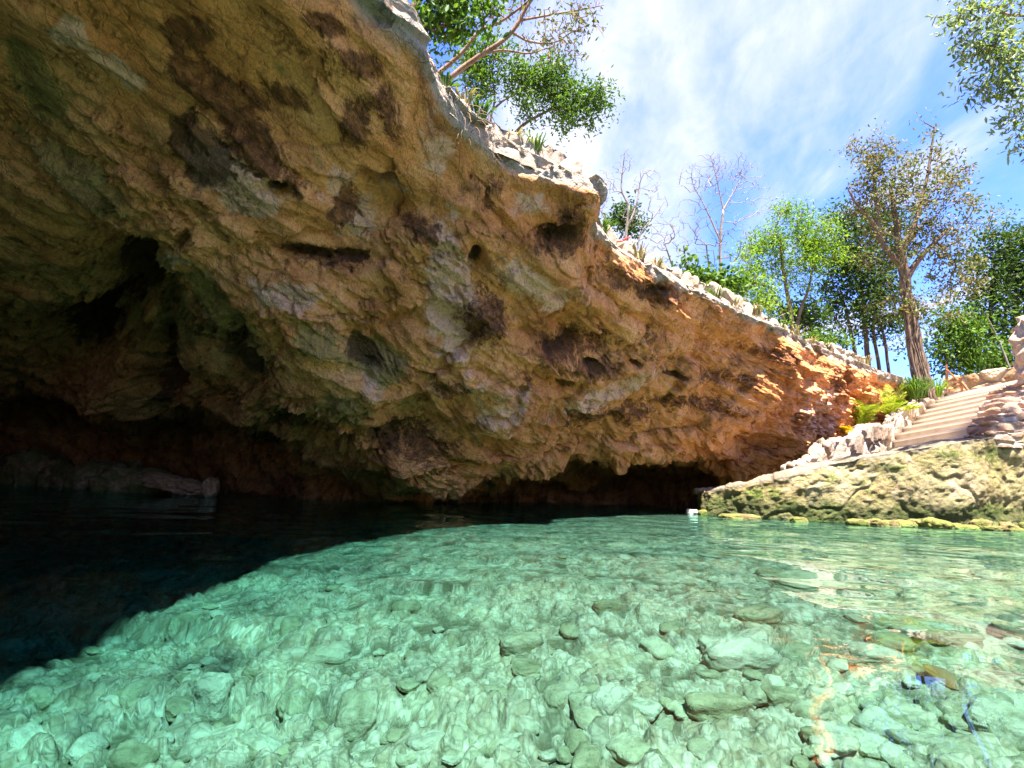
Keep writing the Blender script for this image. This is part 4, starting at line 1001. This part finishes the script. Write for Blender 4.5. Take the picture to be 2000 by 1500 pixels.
# grass tufts
def tuft(name, base, label, n, h, rad, mat, seed, cat='grass tuft'):
    rng = np.random.default_rng(seed); V = []; F = []; A = []
    for k in range(n):
        a = rng.uniform(0, 6.28); r = rad * math.sqrt(rng.random()) * .5; b = np.array([math.cos(a) * r, math.sin(a) * r, 0]); out = np.array([math.cos(a), math.sin(a), 0]) * rng.uniform(.2, 1.0) * rad
        hh = h * rng.uniform(.5, 1.1); w = np.array([-math.sin(a), math.cos(a), 0]) * .008
        i = len(V); m1 = b + out * .35 + np.array([0, 0, hh * .65]); m2 = b + out * .8 + np.array([0, 0, hh]); m3 = b + out * 1.3 + np.array([0, 0, hh * .75])
        V += [b - w, b + w, m1 + w, m1 - w, m2 + w * .7, m2 - w * .7, m3]; F += [[i, i + 1, i + 2, i + 3], [i + 3, i + 2, i + 4, i + 5], [i + 5, i + 4, i + 6]]; A += [rng.random()] * 7
    o = mesh_obj(name, np.array(V), F, mat, smooth_=False, attrs=dict(leaf=np.array(A))); o.location = tuple(base); tag(o, label, cat); return o
tuft('grass_tuft', P(1790, 778, 11.9), 'green grassy tuft at the foot of the ficus trunk', 260, .45, .35, L_MID, 3)
tuft('grass_tuft', P(1828, 775, 12.3), 'small green tuft between the ficus trunk and the wooden frame', 120, .4, .25, L_LIME, 4)
tuft('spiky_plant', P(1910, 735, 14.6), 'spiky dark green plant behind the rubble wall', 90, .9, .6, L_MID, 5, 'spiky plant')
tuft('dry_plant', P(1818, 783, 12.4), 'small orange plant beside the upper end of the parapet', 60, .2, .16, L_ORANGE, 6, 'small plant')

# ================================================================== LOOSE ROCKS
import bmesh
def ico(sub):
    bm = bmesh.new(); bmesh.ops.create_icosphere(bm, subdivisions=sub, radius=1.0)
    V = np.array([v.co[:] for v in bm.verts]); F = np.array([[v.index for v in f.verts] for f in bm.faces]); bm.free(); return V, F
ICO5, ICO4, ICO3 = ico(6), ico(5), ico(4)
def rock_data(seed, rad, base=ICO4, box=.5, facet=.12, rough=.05):
    V, F = base; rng = np.random.default_rng(seed); off = rng.uniform(0, 50, 3)
    p = V / (np.abs(V) ** (2 + 4 * box)).sum(1, keepdims=True) ** (1 / (2 + 4 * box))
    p = p * (1 + .28 * fbm(V * .9 + off, 2, seed)[:, None])
    f1, f2, cid = voronoi(p * 1.6 + off, seed)
    n = V
    p = p + n * (facet * (cid - .5) * smooth(f2 - f1, 0, .3) + rough * fbm(p * 4 + off, 4, seed + 3, .6) + rough * .4 * fbm(p * 14 + off, 3, seed + 4))[:, None]
    return p * np.array(rad), F
def mat_rock(name, ramp_, moss=.0, dark=(.05, .04, .02), bump=.04):
    s = NT(name); p = s.pos()
    n1 = s.noise(p, 6, 8, .7, .4); n2 = s.noise(p, 26, 8, .72)
    c = s.ramp(n1, ramp_)
    if moss: c = s.mix(s.math('MULTIPLY', s.ramp(s.noise(p, 3.5, 8, .75), [(.42, 0.0), (.55, 1.0)]), moss), c, s.mix(n2, (.05, .07, .01), (.17, .20, .03)))
    c = s.mix(1.0, c, s.ramp(n2, [(.3, .6), (.5, 1.0), (.7, 1.15)]), 'MULTIPLY')
    s.pbr(c, .85, s.bump(s.math('ADD', n1, s.math('MULTIPLY', n2, .5)), .9, bump), .3); return s.m
R_BED = mat_rock('submerged_stone', [(.3, (.12, .12, .05)), (.45, (.30, .29, .16)), (.6, (.44, .41, .26)), (.75, (.24, .22, .10))])
R_BEDPALE = mat_rock('submerged_pale_stone', [(.3, (.22, .21, .12)), (.45, (.42, .40, .26)), (.6, (.52, .49, .34)), (.75, (.36, .33, .19))])
R_BEDOLIVE = mat_rock('submerged_olive_stone', [(.3, (.13, .13, .06)), (.5, (.30, .28, .15)), (.7, (.40, .37, .22))])
R_YEL = mat_rock('yellowish_wet_rubble', [(.3, (.03, .02, .008)), (.45, (.09, .065, .02)), (.6, (.19, .135, .055)), (.75, (.08, .085, .02))], moss=.75)
R_WHITE = mat_rock('white_rubble', [(.3, (.34, .27, .21)), (.55, (.52, .44, .36)), (.75, (.46, .33, .23))])
R_LEDGE = mat_rock('cave_ledge_rock', [(.3, (.12, .07, .03)), (.45, (.36, .22, .10)), (.6, (.55, .36, .19)), (.75, (.30, .18, .08))], moss=.75)
R_SLAB = mat_rock('pinkish_ledge_slab', [(.3, (.14, .075, .035)), (.5, (.50, .28, .14)), (.7, (.60, .38, .21))])
def bedpt(px, py):
    """where the refracted sight line through a photo pixel meets the bed"""
    s0 = PZ(px, py, 0.0); v = s0 - CAM; v /= np.linalg.norm(v)
    h = v[:2] / 1.333; dn = np.array([h[0], h[1], -math.sqrt(1 - h @ h)])
    z = -1.0
    for _ in range(30):
        q = s0 + dn * (z / dn[2]); z = .5 * z + .5 * float(bed_height(np.array([q[0]]), np.array([q[1]]))[0])
    return s0 + dn * (z / dn[2])
rngR = random.Random(99)
def put_rock(name, loc, rad, seed, mat, label=None, cat='stone', group=None, rot=None, base=ICO3, **kw):
    V, F = rock_data(seed, rad, base, **kw)
    o = mesh_obj(name, V, F, mat); o.location = tuple(loc); o.rotation_euler = rot or (rngR.uniform(-.2, .2), rngR.uniform(-.2, .2), rngR.uniform(0, 6.28))
    tag(o, label, cat, group); return o
# dark ledge in the cave on the left
for (px, py, d, rx, ry, rz, sd_, lab) in [(15, 898, 12, .75, .6, .50, 1, 'dark mossy boulder of the low ledge in the cave, cut off by the left edge'), (75, 890, 11.6, .55, .6, .62, 2, 'tallest brown mossy boulder of the low ledge in the dark left of the cave'),
        (150, 915, 11, .60, .5, .42, 3, 'mossy boulder with a pale foot in the middle of the dark ledge in the cave'), (215, 915, 10.3, .55, .5, .48, 4, 'dark green boulder of the ledge in the cave, second from the pale slab'),
        (262, 932, 9.6, .55, .45, .38, 5, 'low dark mossy boulder touching the pale slab in the cave')]:
    q = P(px, py, d); q[2] = .05
    put_rock('ledge_boulder', q, (rx, ry, rz), sd_, R_LEDGE, lab, 'boulder', 'boulders of the dark ledge in the cave', rot=(0, 0, rngR.uniform(-.4, .4)), base=ICO4, box=.3, facet=.25, rough=.12)
q = P(352, 941, 8.7); q[2] = .16
put_rock('ledge_slab', q, (.52, .22, .12), 6, R_SLAB, 'flat pinkish slab lying just above the dark water on the left', 'rock slab', rot=(0, R(9), R(-12)), base=ICO5, box=.6, facet=.35, rough=.22)
q = P(412, 952, 8.5); q[2] = .14
put_rock('ledge_boulder', q, (.12, .14, .16), 7, R_SLAB, 'small knobbly tan boulder at the right end of the pinkish slab', 'boulder', rot=(0, 0, .3), base=ICO4, box=.3, facet=.3, rough=.12)
# rubble at the foot of the mossy wall
g = 'wet yellow-green stones along the foot of the retaining wall'
q = P(1351, 1001, 9.0); q[2] = .02; put_rock('rubble_stone', q, (.10, .09, .06), 20, R_WHITE, 'small white stone at the waterline off the left end of the mossy wall', 'stone', base=ICO3)
q = P(1372, 1003, 8.9); q[2] = .01; put_rock('rubble_stone', q, (.07, .08, .06), 28, R_YEL, 'small yellow-green stone touching the left end of the mossy wall', 'stone', base=ICO3)
q = P(1445, 1018, 7.6); q[2] = .0; put_rock('rubble_stone', q, (.30, .14, .07), 21, R_YEL, 'flat tan stone in the water before the left half of the mossy wall', 'stone', rot=(0, 0, .2), base=ICO4)
q = P(1560, 1022, 7.4); q[2] = .0; put_rock('rubble_stone', q, (.13, .12, .07), 22, R_YEL, 'lone small tan stone midway along the foot of the mossy wall', 'stone', base=ICO4)
for k in range(26):
    px = 1668 + k * 13.5 + rngR.uniform(-5, 5); d = rngR.uniform(7.0, 7.45); q = P(px, 1000, d); q[2] = rngR.uniform(-.02, .05)
    put_rock('rubble_stone', q, (rngR.uniform(.05, .17), rngR.uniform(.06, .13), rngR.uniform(.03, .09)), 30 + k, R_YEL, 'wet yellow-green stone in the row at the foot of the mossy wall', 'stone', g, base=ICO3, box=.3, facet=.3, rough=.14)
# white rubble beyond the lower end of the parapet
g = 'white rubble beside the lower end of the parapet'
for k in range(9):
    px = 1533 + k * 4.6; q = P(px, 917 - k * 1.3 + rngR.uniform(-3, 3), 8.8 + rngR.uniform(0, .3))
    put_rock('rubble_stone', q, (rngR.uniform(.05, .09), .06, rngR.uniform(.05, .10)), 60 + k, R_WHITE, 'small white chunk in the heap beyond the lower left end of the parapet', 'stone', g, base=ICO3)
# submerged rocks one can tell apart
for i, (px, py, w, dep, hgt, ang, mt, lab) in enumerate([
    (1585, 1140, 200, .8, .22, .1, R_BED, 'broad sunken slab with a dark undercut front right of the middle of the pool'),
    (1500, 1125, 60, .7, .25, .4, R_BEDOLIVE, 'dark sunken block at the left end of the broad slab'),
    (1680, 1108, 190, .25, .14, .25, R_BEDOLIVE, 'long narrow sunken rock lying behind the broad slab'),
    (1770, 1112, 110, .5, .12, -.2, R_BED, 'flat sunken stone at the right end of the long narrow rock'),
    (1440, 1086, 90, .4, .12, .0, R_BEDOLIVE, 'dark thin sunken rock before the left end of the mossy wall'),
    (1475, 1218, 100, .5, .16, .3, R_BEDOLIVE, 'greenish three-cornered sunken stone above the big pale one'),
    (1445, 1285, 130, .7, .18, .0, R_BEDPALE, 'big smooth pale sunken stone with a dark lower edge'),
    (1400, 1395, 130, .35, .10, .1, R_BEDOLIVE, 'long yellowish sunken stone below the big pale one'),
    (1530, 1372, 60, .8, .10, .0, R_BEDOLIVE, 'small olive sunken stone right of the long yellowish one'),
    (1590, 1400, 80, .6, .10, .4, R_BED, 'grey-green flat sunken stone near the bottom edge of the photo'),
    (1700, 1290, 100, .5, .12, -.5, R_BEDPALE, 'pale sunken stone between the big pale one and the dark green one'),
    (1850, 1262, 90, .6, .16, .2, R_BEDOLIVE, 'dark green sunken stone to the right, above the sunken leaf'),
    (1985, 1240, 70, .7, .16, .0, R_BED, 'sunken stone cut off by the right edge of the photo'),
    (1945, 1425, 90, .8, .14, .6, R_BEDPALE, 'pale round sunken stone in the lower right corner'),
    (1715, 1430, 80, .8, .10, .2, R_BEDPALE, 'yellowish round sunken stone left of the one in the lower right corner'),
    (412, 1385, 56, .9, .14, .2, R_BEDPALE, 'pale stone with a shadow below it on the shaded side of the pool'),
    (330, 1135, 110, .5, .12, .0, R_BEDPALE, 'pale flat stone glimmering in the dark left part of the pool'),
    (1010, 1275, 90, .6, .14, .2, R_BED, 'sunken stone with a dark lower edge near the edge of the shade'),
    (1195, 1192, 60, .6, .12, .2, R_BEDOLIVE, 'olive sunken stone in the middle of the sunlit pool'),
    (640, 1290, 80, .6, .12, .2, R_BED, 'grey sunken stone on the shaded side left of the shade edge'),
    (1190, 1400, 80, .6, .12, .7, R_BEDPALE, 'pale angular sunken stone low in the middle of the pool'),
    (1900, 1075, 110, .5, .16, .1, R_BEDOLIVE, 'long dark sunken stone close before the right half of the mossy wall'),
    (1990, 1090, 80, .5, .16, .1, R_BED, 'sunken stone by the right edge close before the mossy wall'),
    (1620, 1075, 90, .5, .12, .1, R_BED, 'flat sunken stone close before the middle of the mossy wall'),
    (700, 1420, 70, .8, .12, .3, R_BED, 'rounded sunken stone at the shade edge low in the photo'),
    ]):
    q = bedpt(px, py); D = np.linalg.norm(q - CAM) * .92; r = w / 2000 * D * .78
    q[2] += hgt * .35
    put_rock('sunken_stone', q, (r, r * dep, max(hgt * .6, r * .32)), 100 + i, mt, lab, 'sunken stone', rot=(0, 0, ang), base=ICO4, box=.55, facet=.22, rough=.07)
protos = []
for k in range(8):
    V, F = rock_data(200 + k, (1, rngR.uniform(.65, .95), rngR.uniform(.4, .65)), ICO3, box=rngR.uniform(.2, .7), facet=.22, rough=.06)
    protos.append((V, F))
PM = {}
cnt = 0
while cnt < 250:
    px = rngR.uniform(-20, 2020); py = 1060 + 460 * rngR.random() ** .8
    if py < 1060 + 0: continue
    q = bedpt(px, py); D = (q - CAM) @ f_
    if D > 7: continue
    k = rngR.randrange(8); mt = rngR.choice([R_BED, R_BED, R_BEDPALE, R_BEDOLIVE])
    key = (k, mt.name)
    if key not in PM:
        o = mesh_obj('pool_stone', protos[k][0], protos[k][1], mt); PM[key] = o
    else:
        o = PM[key].copy(); COL.objects.link(o)
    r = rngR.choice([.018, .022, .03, .03, .04, .055]) * rngR.uniform(.8, 1.25) * (1 + .10 * D)
    o.scale = (r, r, r); o.location = (q[0], q[1], q[2] + r * .25 + .02); o.rotation_euler = (rngR.uniform(-.3, .3), rngR.uniform(-.3, .3), rngR.uniform(0, 6.28))
    tag(o, 'small rounded stone lying loose on the pebbly pool bed under clear water', 'sunken stone', 'small loose stones on the pool bed')
    cnt += 1
# sunken leaf
def leafmesh():
    V = []; F = []
    n = 14
    for i in range(n):
        t = i / (n - 1); w = .042 * math.sin(math.pi * t) ** .7 * (1 + .12 * math.sin(9 * t)); y = .075 * (2 * t - 1); z = .012 * math.sin(3 * t)
        for sx in (-1, -.5, 0, .5, 1): V.append((w * sx, y, z + .012 * abs(sx)))
    for i in range(n - 1):
        for j in range(4): a = i * 5 + j; F.append([a, a + 1, a + 6, a + 5])
    return np.array(V), F
s = NT('brown_leaf'); s.pbr(s.mix(s.noise(s.pos(), 30, 5), (.16, .07, .02), (.26, .13, .035)), .6)
V, F = leafmesh(); o = mesh_obj('sunken_leaf', V, F, s.m); q = bedpt(1830, 1338); o.location = (q[0], q[1], q[2] + .06); o.scale = (.8, .8, .8); o.rotation_euler = (.35, 0, .25); tag(o, 'brown fallen leaf on the pool bed to the right', 'leaf')
# ribbon on the rim
s = NT('red_cloth'); s.pbr((.65, .05, .03), .7)
q = [PZ(1195, 478, 3.46), PZ(1205, 477, 3.47), PZ(1212, 472, 3.47), PZ(1219, 470, 3.48)]
t = resample([a + np.array([.06, -.1, 0]) for a in q], 20); V = np.concatenate([t + [0, 0, .012], t - [0, 0, .012], t - [0, 0, .012] + [-.01, .01, 0], t + [0, 0, .012] + [-.01, .01, 0]])
F = [[r * 20 + i, r * 20 + i + 1, ((r + 1) % 4) * 20 + i + 1, ((r + 1) % 4) * 20 + i] for i in range(19) for r in range(4)]
tag(mesh_obj('ribbon', V, F, s.m), 'thin red ribbon lying on the pale stones of the far rim', 'ribbon')
# wooden frame beside the head of the steps
def bar(a, b, w, h, name, par, o0, mat):
    a = np.array(a); b = np.array(b); d = b - a; L = np.linalg.norm(d); d /= L; s_ = np.cross(d, [0, 0, 1.]); 
    if np.linalg.norm(s_) < .1: s_ = np.array([1., 0, 0])
    s_ /= np.linalg.norm(s_); u = np.cross(s_, d); n = 8; V = []
    for i in range(n):
        c = a + d * L * i / (n - 1) + s_ * .004 * math.sin(i * 1.7); k = 1 + .05 * math.sin(i * 2.3)
        V += [c + s_ * w * k + u * h, c - s_ * w * k + u * h, c - s_ * w * k - u * h, c + s_ * w * k - u * h]
    F = [[i * 4 + j, i * 4 + (j + 1) % 4, i * 4 + 4 + (j + 1) % 4, i * 4 + 4 + j] for i in range(n - 1) for j in range(4)] + [[0, 3, 2, 1], [(n - 1) * 4 + j for j in range(4)]]
    return mesh_obj(name, np.array(V) - o0, F, mat, par, smooth_=False)
WOOD = mat_bark('weathered_reddish_wood', (.13, .05, .02), (.34, .16, .07))
o0 = P(1862, 772, 13.3); wf = empty('wooden_rack', tuple(o0)); tag(wf, 'small weathered wooden rack with slanted rungs beside the head of the steps', 'wooden rack')
bar(P(1851, 775, 13.3), P(1848, 712, 13.3), .022, .022, 'post', wf, o0, WOOD); bar(P(1880, 772, 13.2), P(1875, 738, 13.2), .03, .03, 'post', wf, o0, WOOD)
for a, b in (((1850, 745), (1876, 739)), ((1851, 755), (1877, 748)), ((1853, 763), (1878, 756)), ((1856, 771), (1880, 765))):
    bar(P(a[0], a[1], 13.3), P(b[0], b[1], 13.2), .02, .03, 'rung', wf, o0, WOOD)
bar(P(1849, 722, 13.25), P(1870, 742, 13.2), .016, .016, 'brace', wf, o0, WOOD); bar(P(1878, 746, 13.1), P(1893, 765, 12.9), .028, .02, 'brace', wf, o0, WOOD)
# roots and dry grass hanging from the lip of the overhang
rg = np.random.default_rng(12)
def hanging(name, base, label, n, L, sp, mat, seed, cat):
    rg = np.random.default_rng(seed); ch = []
    for k in range(n):
        b = rg.normal(size=3) * sp; pts = [b]; d = np.array([rg.normal() * .35 + .1, rg.normal() * .35 - .15, .3]); 
        for j in range(14):
            d = d + np.array([rg.normal() * .10, rg.normal() * .10, -.16]); d /= np.linalg.norm(d); pts.append(pts[-1] + d * L * rg.uniform(.6, 1.1) / 14)
        ch.append((np.array(pts), np.linspace(.004, .001, 15)))
    V, F = tube_mesh(ch, 4); o = mesh_obj(name, V, F, mat); o.location = tuple(base); tag(o, label, cat)
hanging('hanging_roots', PZ(836, 205, 3.45), 'tangle of dry roots under the leaning tree at the lip', 40, .45, .06, B_PALE, 1, 'roots')
hanging('hanging_roots', PZ(900, 262, 3.38), 'brown roots trailing down the rock face below the leafy tree', 34, .5, .07, B_RED, 2, 'roots')
hanging('hanging_roots', PZ(950, 300, 3.35), 'grey roots hanging from the lip left of the pale stones', 24, .35, .06, B_GREY, 3, 'roots')
hanging('dry_grass', PZ(1335, 590, 3.36), 'dry reddish grass tuft among the rounded rim stones', 40, .3, .05, B_RED, 4, 'dry grass')
hanging('dry_grass', PZ(1640, 712, 3.3), 'dry straw tuft on the rim above the orange cliff end', 60, .35, .12, B_PALE, 5, 'dry grass')
tuft('small_plant', PZ(1018, 318, 3.5), 'small leafy sprig growing out of the pale wall on the overhang', 60, .16, .14, L_MID, 8, 'small plant')
tuft('small_plant', PZ(792, 85, 3.5), 'tiny green sprig on the lip below the pinkish trunk', 40, .12, .1, L_LIME, 9, 'small plant')

rgp = random.Random(31)
for k, (px, py, z) in enumerate([(1178, 452, 3.42), (1248, 503, 3.42), (1283, 524, 3.42), (1395, 582, 3.42), (1432, 598, 3.42), (1478, 618, 3.42), (1525, 645, 3.42), (1555, 658, 3.4), (1585, 672, 3.36), (1612, 686, 3.36), (1655, 704, 3.34), (1690, 712, 3.3)]):
    o = tuft('grass_tuft', PZ(px, py, z), 'small dry grass tuft rooted between the pale stones of the far rim', 46, rgp.uniform(.12, .26), rgp.uniform(.12, .22), L_DRY if k % 3 else L_MID, 300 + k)
    o['group'] = 'dry grass tufts along the far rim'
for k, (px, py, z) in enumerate([(868, 172, 3.52), (905, 208, 3.5), (935, 238, 3.48), (1000, 280, 3.5), (1045, 300, 3.5)]):
    o = tuft('grass_tuft', PZ(px, py, z), 'small straw coloured grass tuft on the near lip of the overhang', 40, rgp.uniform(.08, .16), rgp.uniform(.10, .16), L_DRY if k % 2 else L_MID, 320 + k)
    o['group'] = 'grass tufts on the near lip of the overhang'

for o in bpy.data.objects:
    if o.type == 'MESH' and (o.name.split('.')[0] in ('sunken_stone', 'pool_stone', 'sunken_leaf', 'rubble_stone', 'retaining_wall')):
        o.cycles.is_caustics_receiver = True
